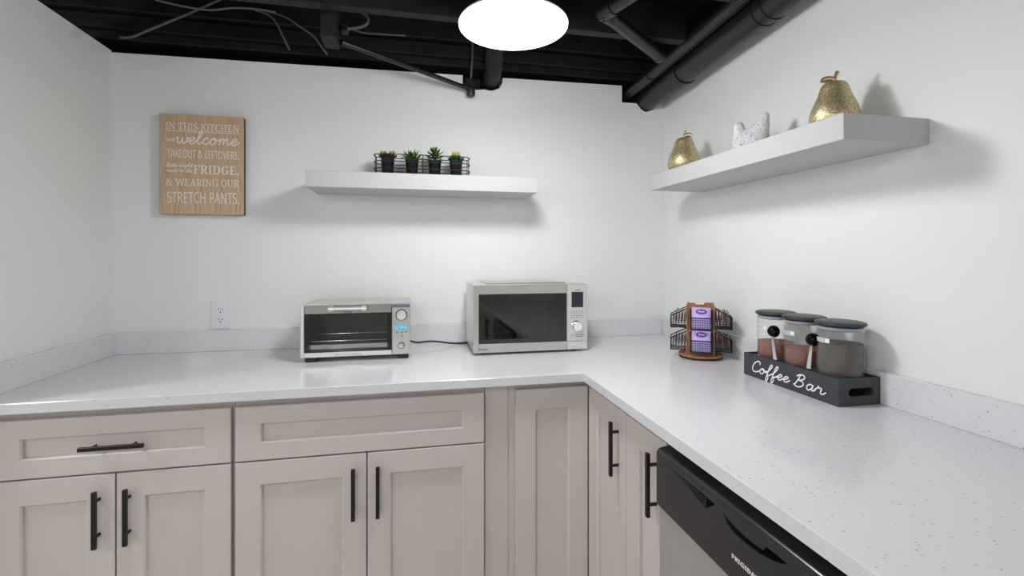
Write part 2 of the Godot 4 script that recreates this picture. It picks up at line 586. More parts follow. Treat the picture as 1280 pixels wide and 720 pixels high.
func ceiling_light(at: Vector3, energy: float, label: String) -> void:
	var t := thing("ceiling_light", label, "ceiling light", at, "round ceiling lights")
	var b := mb()
	b.lathe([Vector2(0.0, 0.0), Vector2(0.1440, 0.0), Vector2(0.1465, 0.002), Vector2(0.1470, 0.006)], 64, at)
	part(b, "diffuser", M.diffuser, t)
	b = mb()
	b.lathe([Vector2(0.1470, 0.006), Vector2(0.1440, 0.012), Vector2(0.120, 0.030), Vector2(0.0, 0.038)], 64, at)
	part(b, "housing", M.white_plastic, t)
	b = mb()
	b.lathe([Vector2(0.0, 0.038), Vector2(0.055, 0.038), Vector2(0.055, 0.15), Vector2(0.075, 0.152), Vector2(0.075, 0.1675), Vector2(0.0, 0.1675)], 24, at)
	part(b, "mounting_canopy", M.black, t)
	var l := AreaLight3D.new()
	l.name = "lamp_glow"
	l.area_size = Vector2(0.24, 0.24)
	l.light_energy = energy
	l.light_color = Color(0.985, 0.99, 1.0)
	l.area_range = 12.0
	l.area_attenuation = 2.0
	l.shadow_enabled = true
	l.rotation.x = -PI / 2
	l.position = Vector3(0, -0.006, 0)
	t.add_child(l)
	# the diffuser stands proud of its housing, so it also shines sideways
	var o := OmniLight3D.new()
	o.name = "lamp_side_glow"
	o.light_energy = energy * 0.50
	o.light_color = l.light_color
	o.light_size = 0.06
	o.omni_range = 12.0
	o.omni_attenuation = 2.0
	o.shadow_enabled = true
	o.position = Vector3(0, -0.065, 0)
	t.add_child(o)

func top_edge(x: float) -> float:
	return 2.066 + (x + 2.3) * 0.0119

func shell() -> void:
	var b := MB.new()
	b.box(Vector3(-4.7, -0.1, -0.1), Vector3(0.1, 0.0, 4.7))
	structure(b, "floor", M.floor_wood, "pale grey beige floor")
	# the drywall is cut round the drains and round the hose
	b = MB.new()
	var poly := PackedVector2Array([Vector2(-4.6, 0), Vector2(0, 0), Vector2(0, 2.085), Vector2(-0.035, 2.085), Vector2(-0.045, 2.0), Vector2(-0.062, 1.984), Vector2(-0.0955, 1.974), Vector2(-0.118, 1.985), Vector2(-0.143, 2.0127), Vector2(-0.2164, 2.0118), Vector2(-0.2164, top_edge(-0.2164)),
		Vector2(-0.79, top_edge(-0.79)), Vector2(-0.79, 2.06), Vector2(-0.806, 2.035), Vector2(-0.84, 2.022), Vector2(-0.87, 2.026), Vector2(-0.93, 2.02), Vector2(-0.968, 2.03), Vector2(-0.968, top_edge(-0.968)), Vector2(-4.6, top_edge(-4.6))])
	b.prism(poly, -0.1, 0.0)
	structure(b, "wall_back", M.wall, "off-white painted back wall")
	b = MB.new()
	b.box(Vector3(0, 0, -0.1), Vector3(0.1, 2.15, 4.7))
	structure(b, "wall_right", M.wall, "off-white painted right wall")
	b = MB.new()
	b.box(Vector3(WALL_X - 0.12, 0, 0), Vector3(WALL_X, 2.0725, 0.70))
	structure(b, "wall_left", M.wall, "off-white painted left stub wall")
	b = MB.new()
	b.box(Vector3(-4.7, 0, -0.1), Vector3(-4.6, 2.0725, 4.7))
	structure(b, "wall_far_left", M.wall, "off-white painted far left wall of the room")
	b = MB.new()
	b.box(Vector3(-4.6, 0, 4.6), Vector3(0, 2.0725, 4.7))
	structure(b, "wall_front", M.wall, "off-white painted wall behind the viewer")

func ceiling() -> void:
	var t := Node3D.new()
	t.name = "ceiling"
	add_child(t)
	t.set_meta("kind", "structure")
	t.set_meta("label", "open basement ceiling of black painted joists")
	cur = Vector3.ZERO
	var b := mb()
	b.box(Vector3(-4.7, 2.30, -0.2), Vector3(0.2, 2.32, 4.8))
	part(b, "deck", M.black, t)
	b = mb()
	b.box(Vector3(-4.4, 2.0725, -0.019), Vector3(4.4 - 4.57, 2.30, 0.019), 0.002)
	var shared := b.mesh()
	for k in 14:
		var o := MeshInstance3D.new()
		o.name = "joist"
		o.mesh = shared
		o.material_override = M.black
		o.position = Vector3(-0.04, 0, 0.508 + 0.305 * k)
		t.add_child(o, true)
	# boards over the foundation wall
	for s in [["rim_board", Vector3(-4.7, 1.95, -0.22), Vector3(0.1, 2.30, -0.13)], ["sill_plate", Vector3(-4.6, 2.118, -0.13), Vector3(-0.0, 2.150, -0.002)], ["rim_board", Vector3(-4.6, 2.150, -0.13), Vector3(-0.001, 2.205, 0.022)], ["rim_board", Vector3(-4.6, 2.212, -0.13), Vector3(-0.001, 2.30, 0.045)],
			["rim_board", Vector3(0.0, 2.15, -0.1), Vector3(0.1, 2.30, 4.7)], ["rim_board", Vector3(-4.7, 2.0725, -0.1), Vector3(-4.6, 2.30, 4.7)], ["rim_board", Vector3(-4.6, 2.0725, 4.6), Vector3(0.0, 2.30, 4.7)]]:
		b = mb()
		b.box(s[1], s[2], 0.003)
		part(b, s[0], M.black, t)

func bar_thing(called: String, label: String, category: String, pts: Array, r: float, m: Material, seg := 16, group := "") -> MeshInstance3D:
	cur = pts[0]
	var b := mb()
	b.tube(pts, r, seg)
	return single(b, called, m, label, category, pts[0], group)

func curve(pts: Array, steps := 6) -> Array:
	var out := []
	for i in pts.size() - 1:
		var p0: Vector3 = pts[maxi(i - 1, 0)]
		var p3: Vector3 = pts[mini(i + 2, pts.size() - 1)]
		for j in steps:
			out.append(pts[i].cubic_interpolate(pts[i + 1], p0, p3, float(j) / steps))
	out.append(pts[pts.size() - 1])
	return out

func pipes() -> void:
	# thick drain along the right wall, falling towards the back wall
	var a := Vector3(-0.088, 2.026, -0.09)
	var d := Vector3(0.0, 0.055, 1.0)
	var t := thing("drain_pipe", "thick black painted drain pipe along the top of the right wall", "pipe", a)
	var b := mb()
	b.tube([a, a + d * 1.6], 0.050, 28)
	part(b, "pipe", M.black_pipe, t)
	for z in [0.36]:
		b = mb()
		b.tube([a + d * z, a + d * (z + 0.055)], 0.055, 28)
		part(b, "coupling", M.black_pipe, t)
	for s in [[0.86, 0.004], [0.90, 0.004]]:
		b = mb()
		b.tube([a + d * s[0], a + d * (s[0] + s[1])], 0.053, 28)
		part(b, "band", M.black_pipe, t)
	var a2 := Vector3(-0.178, 2.052, -0.09)
	t = thing("supply_pipe", "thin black painted pipe beside the thick drain pipe", "pipe", a2)
	b = mb()
	b.tube([a2, a2 + d * 1.6], 0.022, 20)
	part(b, "pipe", M.black_pipe, t)
	b = mb()
	b.tube([a2 + d * 0.26, a2 + d * 0.30], 0.0255, 20)
	part(b, "coupling", M.black_pipe, t)
	b = mb()
	b.tube([a2 + Vector3(0.042, 0.012, 0), a2 + Vector3(0.042, 0.012, 0) + d * 1.6], 0.014, 14)
	part(b, "conduit", M.black_pipe, t)
	# branch with an elbow
	var e := Vector3(-0.600, 2.046, 0.705)
	t = thing("branch_pipe", "black painted branch pipe with an elbow under the joists", "pipe", e)
	b = mb()
	b.tube([e, Vector3(-0.262, 2.046, 0.437)], 0.0215, 18)
	part(b, "pipe", M.black_pipe, t)
	b = mb()
	b.tube([e, Vector3(-0.46, 2.044, 1.15)], 0.0205, 18)
	part(b, "pipe", M.black_pipe, t)
	b = mb()
	b.tube([e + Vector3(-0.012, 0.0, 0.004), e + Vector3(0.03, 0, -0.022)], 0.0245, 18)
	b.tube([e + Vector3(-0.004, 0, -0.01), e + Vector3(0.012, 0, 0.04)], 0.0245, 18)
	part(b, "elbow", M.black_pipe, t)
	b = mb()
	b.tube([Vector3(-0.285, 2.046, 0.455), Vector3(-0.262, 2.046, 0.437)], 0.024, 18)
	part(b, "coupling", M.black_pipe, t)
	# hanging block
	cur = Vector3(-1.455, 2.005, 0.41)
	b = mb()
	b.box(Vector3(-1.479, 2.005, 0.352), Vector3(-1.432, 2.14, 0.455), 0.003)
	single(b, "wood_block", M.black, "black painted wood block hanging behind the first joist", "block", cur)
	# thin gas pipe running to the fitting at the wall
	var f := Vector3(-0.938, 2.005, 0.048)
	t = thing("gas_pipe", "thin black pipe slanting to a fitting in front of the back wall", "pipe", Vector3(-1.425, 2.03, 0.36))
	b = mb()
	b.tube([Vector3(-1.425, 2.03, 0.36), f], 0.0095, 12)
	part(b, "pipe", M.black_pipe, t)
	b = mb()
	b.lathe([Vector2(0, -0.032), Vector2(0.016, -0.030), Vector2(0.019, -0.022), Vector2(0.019, 0.004), Vector2(0.0145, 0.006), Vector2(0.0145, 0.03), Vector2(0.017, 0.03), Vector2(0.017, 0.042), Vector2(0, 0.042)], 16, f)
	b.tube([f + Vector3(-0.035, 0.008, 0.022), f], 0.0135, 14)
	part(b, "fitting", M.black_pipe, t)
	b = mb()
	b.tube([f + Vector3(0, 0.04, 0), f + Vector3(0.004, 0.12, 0.02), f + Vector3(0.006, 0.25, 0.03)], 0.0055, 10)
	part(b, "riser", M.black_cable, t)
	# soft hose going into the wall
	var hose := curve([Vector3(-0.872, 2.25, 0.40), Vector3(-0.868, 2.19, 0.31), Vector3(-0.858, 2.125, 0.19), Vector3(-0.845, 2.085, 0.09), Vector3(-0.838, 2.068, -0.08)], 8)
	var rr := []
	for i in hose.size():
		rr.append(0.037 + 0.0022 * sin(i * 1.7) + rng.randf_range(-0.0012, 0.0012))
	cur = hose[hose.size() - 1]
	b = mb()
	b.tube(hose, rr, 20)
	single(b, "duct_hose", M.black, "wrinkled black duct hose running into a hole in the back wall", "hose", cur)
	# loose cables, in the plane of the joist bay
	for c in [["thin black cable rising from the left end of the joist bay", [[150, 47], [165, 46], [185, 38], [212, 27], [240, 15], [262, 5], [280, -3]], 0.30, 0.0042],
			["sagging black cable under the first joist", [[195, 0], [230, 8], [262, 12.5], [290, 10], [318, 11], [345, 15]], 0.44, 0.0034],
			["short black cable dropping beside the wood block, outer one", [[318, 12], [335, 18], [346, 29], [354, 46], [362, 62]], 0.33, 0.0036],
			["short black cable dropping beside the wood block, inner one", [[330, 13], [357, 21], [375, 33], [392, 45], [402, 58], [409, 68]], 0.33, 0.0036],
			["looped black cable coiled under the first joist", [[360, 2], [395, 9], [410, 6], [428, 7], [447, 12], [459, 21], [459, 29], [450, 34], [434, 36]], 0.40, 0.0055],
			["thin black wire stretched along the joist bay behind the loop", [[440, 36], [455, 41], [480, 43], [507, 44.5]], 0.34, 0.003]]:
		var pts := []
		for p in c[1]:
			pts.append(at_z(p[0], p[1], c[2]))
		bar_thing("cable", c[0], "cable", curve(pts), c[3], M.black_cable, 8)
	cur = at_z(431, 37, 0.36)
	b = mb()
	b.box(cur + Vector3(-0.013, -0.012, -0.02), cur + Vector3(0.013, 0.012, 0.02), 0.003)
	single(b, "cable_clip", M.black, "small black clip at the end of the looped cable", "clip", cur)

# ---- cabinets
func pull_handle(b: MB, length: float, upright: bool) -> void:
	# centred on the local origin, standing off z = 0
	var h := length / 2.0
	var e := 0.0055
	var post := h * 0.62
	if upright:
		b.box(Vector3(-e, -h, 0.0185), Vector3(e, h, 0.0275), 0.001)
	else:
		b.box(Vector3(-h, -e, 0.0185), Vector3(h, e, 0.0275), 0.001)
	for s in [-1.0, 1.0]:
		var p := Vector3(0, post * s, 0) if upright else Vector3(post * s, 0, 0)
		b.tube([p, p + Vector3(0, 0, 0.02)], 0.0042, 10)

# a shaker front; frame = the transform of its lower left back corner; local z points out
func shaker(called: String, frame: Transform3D, w: float, h: float, stile: float, rail: float, parent: Node, grip = null) -> void:
	var T := 0.0205
	var rec := 0.0115
	var c := 0.0040
	var e := 0.0015
	var b := MB.new()
	var loc := Transform3D(Basis(), -cur) * frame
	b.xf = loc
	var x0 := stile
	var x1 := w - stile
	var y0 := rail
	var y1 := h - rail
	var zb := T - rec
	# rings from the back edge round the front to the foot of the lip
	var rings := [[0.0, 0.0, w, h, 0.0], [0.0, 0.0, w, h, T - e], [e, e, w - e, h - e, T], [x0, y0, x1, y1, T], [x0 + c, y0 + c, x1 - c, y1 - c, T - c], [x0 + c, y0 + c, x1 - c, y1 - c, zb]]
	for r in 5:
		var p := []
		for q in [rings[r], rings[r + 1]]:
			p.append([Vector3(q[0], q[1], q[4]), Vector3(q[2], q[1], q[4]), Vector3(q[2], q[3], q[4]), Vector3(q[0], q[3], q[4])])
		for k in 4:
			var l := (k + 1) % 4
			var mid: Vector3 = (p[0][k] + p[0][l]) / 2.0 - Vector3(w / 2, h / 2, 0)
			var out := Vector3(signf(mid.x) if k % 2 == 1 else 0.0, signf(mid.y) if k % 2 == 0 else 0.0, 0.0)
			var hint := out if r == 0 else (out + Vector3.BACK if r < 3 else -out + Vector3.BACK * 0.3)
			b.quad(p[0][k], p[0][l], p[1][l], p[1][k], hint)
	b.quad(Vector3(0, 0, 0), Vector3(w, 0, 0), Vector3(w, h, 0), Vector3(0, h, 0), Vector3.FORWARD)
	var d := part(b, called, M.cab, parent)
	b = MB.new()
	b.xf = loc
	b.box(Vector3(x0 + 0.0005, y0 + 0.0005, 0.002), Vector3(x1 - 0.0005, y1 - 0.0005, zb))
	part(b, "panel", M.cab, d)
	if grip != null:
		b = MB.new()
		b.xf = loc * Transform3D(Basis(), Vector3(grip[0], grip[1], T))
		pull_handle(b, grip[2], grip[3])
		part(b, "handle", M.handle, d).set_meta("label", "dark bronze bar handle")

func facing_front(x: float, y: float) -> Transform3D:
	return Transform3D(Basis(), Vector3(x, y, 0.602))
func facing_left(z: float, y: float) -> Transform3D:
	return Transform3D(Basis(Vector3.UP, -PI / 2), Vector3(-0.602, y, z))

func carcass(lo: Vector3, hi: Vector3, parent: Node, toe: Array) -> void:
	var b := mb()
	b.box(lo, hi, 0.001)
	part(b, "body", M.cab, parent)
	b = mb()
	b.box(toe[0], toe[1])
	part(b, "toe_kick", M.cab, parent)

func cabinets() -> void:
	var yb := 0.115
	var CT := 0.8865
	# left: drawer over two doors
	var t := thing("base_cabinet", "greige shaker cabinet, drawer with bar handle over two doors, beside the left wall", "cabinet", Vector3(-1.99, 0, 0.3))
	carcass(Vector3(-2.300, 0.1, 0.012), Vector3(-1.6812, CT, 0.600), t, [Vector3(-2.300, 0, 0.012), Vector3(-1.6812, 0.1, 0.54)])
	shaker("drawer", facing_front(-2.250, 0.7090), 0.5635, 0.1530, 0.065, 0.048, t, [-1.9665 + 2.250, 0.7835 - 0.7090, 0.151, false])
	shaker("door", facing_front(-2.250, yb), 0.2803, 0.7045 - yb, 0.0645, 0.0645, t, [-2.0055 + 2.250, 0.594 - yb, 0.151, true])
	shaker("door", facing_front(-1.9660, yb), 0.2795, 0.7045 - yb, 0.0645, 0.0645, t, [-1.9345 + 1.9660, 0.594 - yb, 0.151, true])
	# middle: plain front over two doors
	t = thing("base_cabinet", "wide greige shaker cabinet, plain front without handle over two doors, below the toaster oven", "cabinet", Vector3(-1.32, 0, 0.3))
	carcass(Vector3(-1.6804, 0.1, 0.012), Vector3(-0.9625, CT, 0.600), t, [Vector3(-1.6804, 0, 0.012), Vector3(-0.9625, 0.1, 0.54)])
	shaker("false_drawer_front", facing_front(-1.6747, 0.7090), 0.7085, 0.1530, 0.065, 0.048, t)
	shaker("door", facing_front(-1.6747, yb), 0.3549, 0.7045 - yb, 0.0645, 0.0645, t, [-1.3552 + 1.6747, 0.594 - yb, 0.151, true])
	shaker("door", facing_front(-1.3163, yb), 0.3501, 0.7045 - yb, 0.0645, 0.0645, t, [-1.2860 + 1.3163, 0.594 - yb, 0.151, true])
	# filler
	cur = Vector3(-0.925, 0, 0.59)
	var b := mb()
	b.box(Vector3(-0.9617, 0.0, 0.575), Vector3(-0.8868, CT, 0.6035), 0.001)
	single(b, "filler_strip", M.cab, "plain greige filler strip between the wide cabinet and the corner cabinet", "panel", cur)
	# corner unit with two narrow fronts
	t = thing("corner_cabinet", "greige corner cabinet with two narrow shaker fronts meeting in the inner corner", "cabinet", Vector3(-0.45, 0, 0.35))
	b = mb()
	b.box(Vector3(-0.8860, 0.1, 0.012), Vector3(-0.012, CT, 0.600), 0.001)
	b.box(Vector3(-0.600, 0.1, 0.600), Vector3(-0.012, CT, 0.9020), 0.0)
	part(b, "body", M.cab, t)
	b = mb()
	b.box(Vector3(-0.8860, 0.0, 0.012), Vector3(-0.012, 0.1, 0.54))
	b.box(Vector3(-0.54, 0.0, 0.54), Vector3(-0.012, 0.1, 0.9020))
	part(b, "toe_kick", M.cab, t)
	shaker("door", facing_front(-0.8649, yb), 0.2405, 0.8645 - yb, 0.0630, 0.0645, t)
	shaker("door", facing_left(0.6255, yb), 0.2745, 0.8645 - yb, 0.0700, 0.0645, t, [0.853 - 0.6255, 0.752 - yb, 0.151, true])
	# narrow unit next to the dishwasher
	t = thing("base_cabinet", "narrow greige shaker cabinet with one tall door beside the dishwasher", "cabinet", Vector3(-0.3, 0, 1.0))
	carcass(Vector3(-0.600, 0.1, 0.9030), Vector3(-0.012, CT, 1.1110), t, [Vector3(-0.54, 0, 0.9030), Vector3(-0.012, 0.1, 1.1110)])
	shaker("door", facing_left(0.9045, yb), 0.2050, 0.8645 - yb, 0.0645, 0.0645, t, [1.0665 - 0.9045, 0.752 - yb, 0.151, true])
	# unit past the dishwasher that carries the end of the worktop
	t = thing("base_cabinet", "greige shaker cabinet under the near end of the worktop, past the dishwasher", "cabinet", Vector3(-0.3, 0, 2.0))
	carcass(Vector3(-0.600, 0.1, 1.7200), Vector3(-0.012, CT, 2.3400), t, [Vector3(-0.54, 0, 1.7200), Vector3(-0.012, 0.1, 2.3400)])
	shaker("door", facing_left(1.7230, yb), 0.3050, 0.8645 - yb, 0.0645, 0.0645, t, [0.27, 0.752 - yb, 0.151, true])
	shaker("door", facing_left(2.0310, yb), 0.3050, 0.8645 - yb, 0.0645, 0.0645, t, [0.035, 0.752 - yb, 0.151, true])

func worktop() -> void:
	var t := thing("countertop", "L-shaped white speckled quartz countertop on the greige cabinets", "countertop", Vector3(-1.2, TOP - 0.027, 0.35))
	var y0 := TOP - 0.0271
	var b := mb()
	var E := 0.0015
	# L shaped slab: outline in (x, z), edges eased
	var out := [Vector2(WALL_X + 0.001, 0.001), Vector2(-0.001, 0.001), Vector2(-0.001, 2.35), Vector2(-0.648, 2.35), Vector2(-0.648, 0.6475), Vector2(WALL_X + 0.001, 0.6475)]
	var ins := [Vector2(WALL_X + 0.001 + E, 0.001 + E), Vector2(-0.001 - E, 0.001 + E), Vector2(-0.001 - E, 2.35 - E), Vector2(-0.648 + E, 2.35 - E), Vector2(-0.648 + E, 0.6475 - E), Vector2(WALL_X + 0.001 + E, 0.6475 - E)]
	var idx := Geometry2D.triangulate_polygon(PackedVector2Array(out))
	for k in range(0, idx.size(), 3):
		var p := [ins[idx[k]], ins[idx[k + 1]], ins[idx[k + 2]]]
		var q := [out[idx[k]], out[idx[k + 1]], out[idx[k + 2]]]
		b.flat(Vector3(p[0].x, TOP, p[0].y), Vector3(p[1].x, TOP, p[1].y), Vector3(p[2].x, TOP, p[2].y), Vector3.UP)
		b.flat(Vector3(q[0].x, y0, q[0].y), Vector3(q[1].x, y0, q[1].y), Vector3(q[2].x, y0, q[2].y), Vector3.DOWN)
	for k in 6:
		var l := (k + 1) % 6
		var d: Vector2 = out[l] - out[k]
		var hn := Vector3(d.y, 0, -d.x)
		b.quad(Vector3(out[k].x, y0, out[k].y), Vector3(out[l].x, y0, out[l].y), Vector3(out[l].x, TOP - E, out[l].y), Vector3(out[k].x, TOP - E, out[k].y), hn)
		b.quad(Vector3(out[k].x, TOP - E, out[k].y), Vector3(out[l].x, TOP - E, out[l].y), Vector3(ins[l].x, TOP, ins[l].y), Vector3(ins[k].x, TOP, ins[k].y), hn.normalized() + Vector3.UP)
	part(b, "slab", M.quartz, t)
	for s in [[Vector3(WALL_X + 0.001, TOP, 0.001), Vector3(-0.001, TOP + 0.0814, 0.022), "low white speckled quartz backsplash along the back wall"], [Vector3(WALL_X + 0.001, TOP, 0.022), Vector3(WALL_X + 0.023, TOP + 0.0814, 0.6475), "low white speckled quartz backsplash along the left stub wall"], [Vector3(-0.022, TOP, 0.022), Vector3(-0.001, TOP + 0.0814, 2.35), "low white speckled quartz backsplash along the right wall"]]:
		cur = Vector3((s[0].x + s[1].x) / 2, TOP, (s[0].z + s[1].z) / 2)
		b = mb()
		b.box(s[0], s[1], 0.0015)
		single(b, "backsplash", M.quartz, s[2], "backsplash", cur)

func dishwasher() -> void:
	var z0 := 1.1135
	var z1 := 1.7135
	var t := thing("dishwasher", "stainless steel dishwasher with black control panel under the right worktop", "dishwasher", Vector3(-0.33, 0, 1.41))
	var b := mb()
	b.box(Vector3(-0.600, 0.02, z0 + 0.002), Vector3(-0.03, 0.872, z1 - 0.002), 0.002)
	part(b, "tub", M.dark, t)
	b = mb()
	b.box(Vector3(-0.641, 0.11, z0), Vector3(-0.601, 0.7275, z1), 0.003)
	part(b, "door", M.dw_steel, t)
	# moulded control panel with carved pocket and vents
	var root := CSGCombiner3D.new()
	root.name = "control_panel"
	var body := CSGPolygon3D.new()
	body.name = "panel_body"
	var prof := PackedVector2Array([Vector2(-0.602, 0.7295), Vector2(-0.644, 0.7295), Vector2(-0.6475, 0.733), Vector2(-0.648, 0.742)])
	for k in 9:
		var a := PI - (PI / 2) * 0.86 * k / 8.0
		prof.append(Vector2(-0.634 + 0.014 * cos(a), 0.8465 + 0.0125 * sin(a)))
	prof.append(Vector2(-0.612, 0.8625))
	prof.append(Vector2(-0.602, 0.863))
	body.polygon = prof
	body.depth = z1 - z0
	body.position = Vector3(0, 0, z1) - cur       # extruded towards -z
	root.add_child(body)
	# cutters are drawn in (z, y) and pushed in from the front
	var cuts := [PackedVector2Array([Vector2(1.3490, 0.8385), Vector2(1.3560, 0.8335), Vector2(1.3740, 0.8290), Vector2(1.4035, 0.8262), Vector2(1.4300, 0.8268), Vector2(1.4490, 0.8295), Vector2(1.4545, 0.8385), Vector2(1.4985, 0.8390), Vector2(1.4850, 0.8310), Vector2(1.4660, 0.8245), Vector2(1.4400, 0.8185), Vector2(1.4100, 0.8155), Vector2(1.3800, 0.8165), Vector2(1.3600, 0.8225)])]
	for k in 4:
		var ya := 0.8385 - 0.0062 * k
		cuts.append(PackedVector2Array([Vector2(1.140 + 0.034 * k, 0.8388 - 0.0035 * k), Vector2(1.296, ya + 0.0012), Vector2(1.296, ya - 0.0030)]))
	cuts.append(PackedVector2Array([Vector2(1.298, 0.8400), Vector2(1.3260, 0.8390), Vector2(1.298, 0.8165)]))
	for c in cuts:
		var k := CSGPolygon3D.new()
		k.name = "cut"
		k.operation = CSGShape3D.OPERATION_SUBTRACTION
		k.polygon = c
		k.depth = 0.060
		# polygon x -> world z, y -> y, depth (towards -z local) -> world +x
		k.transform = Transform3D(Basis(Vector3(0, 0, 1), Vector3(0, 1, 0), Vector3(-1, 0, 0)), Vector3(-0.655, 0, 0) - cur)
		root.add_child(k, true)
	root.material_override = M.dw_black
	t.add_child(root)
	letters("FRIGIDAIRE", "Droid Sans", true, Vector3(-0.6481, 0.7715, 1.3735), -PI / 2, 0.078, 0.0075, M.white_paint, t)

func shelves() -> void:
	cur = Vector3(-1.129, 1.5426, 0.12)
	var b := mb()
	b.box(Vector3(-1.5655, 1.5426, 0.0005), Vector3(-0.6926, 1.6028, 0.2411), 0.0012)
	single(b, "floating_shelf", M.shelf, "white floating shelf on the back wall holding the row of plants", "shelf", cur)
	cur = Vector3(-0.12, 1.553, 0.763)
	b = mb()
	b.box(Vector3(-0.2411, 1.553, 0.3193), Vector3(-0.0005, 1.6131, 1.2064), 0.0012)
	single(b, "floating_shelf", M.shelf, "white floating shelf on the right wall holding two golden pears", "shelf", cur)

func sign_board() -> void:
	var x0 := -2.1345
	var x1 := -1.8390
	var y0 := 1.4500
	var y1 := 1.8360
	var t := thing("wall_sign", "tan wooden kitchen sign with white lettering on the back wall", "sign", Vector3((x0 + x1) / 2, y0, 0.015))
	var b := mb()
	b.box(Vector3(x0, y0, 0.024), Vector3(x1, y1, 0.030), 0.0008)
	part(b, "board", M.sign_wood, t)
	b = mb()
	b.box(Vector3(x0 + 0.0005, y0 + 0.0005, 0.0005), Vector3(x1 - 0.0005, y1 - 0.0005, 0.024), 0.0)
	part(b, "edge_frame", M.sign_edge, t)
	var z := 0.0302
	var W := x1 - x0
	var H := y1 - y0
	# rows given as shares of the board, top down
	var p := func(u: float, w: float) -> Vector3: return Vector3(x0 + W * u, y1 - H * w, z)
	letters("IN THIS KITCHEN", "Droid Serif", false, p.call(0.078, 0.158), 0, W * 0.865, H * 0.075, M.white_paint, t)
	b = mb()
	b.box(p.call(0.072, 0.172), p.call(0.947, 0.166) + Vector3(0, 0, 0.0006))
	part(b, "underline", M.white_paint, t)
	letters("we", "Droid Sans", false, p.call(0.083, 0.280), 0, W * 0.10, H * 0.038, M.white_paint, t)
	handwriting("welcome", p.call(0.19, 0.292), 0, H * 0.066, W * 0.74, 0.0052, M.white_paint, t, 0.18)
	letters("TAKEOUT & LEFTOVERS.", "Droid Sans", false, p.call(0.094, 0.435), 0, W * 0.855, H * 0.082, M.white_paint, t)
	handwriting("late night", p.call(0.085, 0.527), 0, H * 0.021, W * 0.305, 0.0022, M.white_paint, t, 0.2)
	handwriting("visits to the", p.call(0.085, 0.578), 0, H * 0.018, W * 0.305, 0.0020, M.white_paint, t, 0.2)
	letters("FRIDGE,", "Droid Serif", true, p.call(0.400, 0.608), 0, W * 0.545, H * 0.105, M.white_paint, t)
	letters("& WEARING OUR", "Droid Serif", false, p.call(0.083, 0.716), 0, W * 0.862, H * 0.073, M.white_paint, t)
	letters("STRETCH PANTS.", "Droid Sans", false, p.call(0.095, 0.890), 0, W * 0.855, H * 0.115, M.white_paint, t)

func outlet() -> void:
	var c := Vector3(-1.9293, 1.0541, 0.0)
	var t := thing("wall_outlet", "white duplex electrical outlet on the back wall above the backsplash", "outlet", c)
	var b := mb()
	b.box(c + Vector3(-0.0343, -0.0545, 0.0003), c + Vector3(0.0343, 0.0545, 0.006), 0.003)
	part(b, "plate", M.white_plastic, t)
	for s in [-1.0, 1.0]:
		var o: Vector3 = c + Vector3(0, 0.0195 * s, 0.006)
		b = mb()
		var poly := PackedVector2Array()
		for k in 28:
			var a := TAU * k / 28
			poly.append(Vector2(o.x + 0.0172 * cos(a), o.y + clampf(0.0172 * sin(a), -0.0135, 0.0135)))
		b.xf = b.xf * Transform3D(Basis(), Vector3(0, 0, 0.0))
		b.prism(poly, 0.0055, 0.0078)
		var r := part(b, "receptacle", M.white_plastic, t)
		for x in [[-0.0064, 0.0040], [0.0064, 0.0034]]:
			b = mb()
			b.box(o + Vector3(x[0] - 0.0011, 0.003 - x[1], 0.0008), o + Vector3(x[0] + 0.0011, 0.003 + x[1], 0.0021))
			part(b, "slot", M.dark, r)
		b = mb()
		b.xf = b.xf * Transform3D(Basis(Vector3.RIGHT, PI / 2), o + Vector3(0, -0.0078, 0.0008))
		b.lathe([Vector2(0.0, 0.0013), Vector2(0.0026, 0.0013), Vector2(0.0026, 0.0)], 12)
		part(b, "slot", M.dark, r)
	b = mb()
	b.xf = b.xf * Transform3D(Basis(Vector3.RIGHT, PI / 2), c + Vector3(0, 0, 0.006))
	b.lathe([Vector2(0.0, 0.001), Vector2(0.0022, 0.0009), Vector2(0.003, 0.0)], 12)
	part(b, "screw", M.steel_light, t)

func shell_box(b: MB, lo: Vector3, hi: Vector3, th: float) -> void:
	# a box open at the front (z+)
	b.box(lo, Vector3(lo.x + th, hi.y, hi.z), 0.001)
	b.box(Vector3(hi.x - th, lo.y, lo.z), hi, 0.001)
	b.box(Vector3(lo.x + th, hi.y - th, lo.z), Vector3(hi.x - th, hi.y, hi.z), 0.001)
	b.box(Vector3(lo.x + th, lo.y, lo.z), Vector3(hi.x - th, lo.y + th, hi.z), 0.001)
	b.box(Vector3(lo.x + th, lo.y + th, lo.z), Vector3(hi.x - th, hi.y - th, lo.z + th))

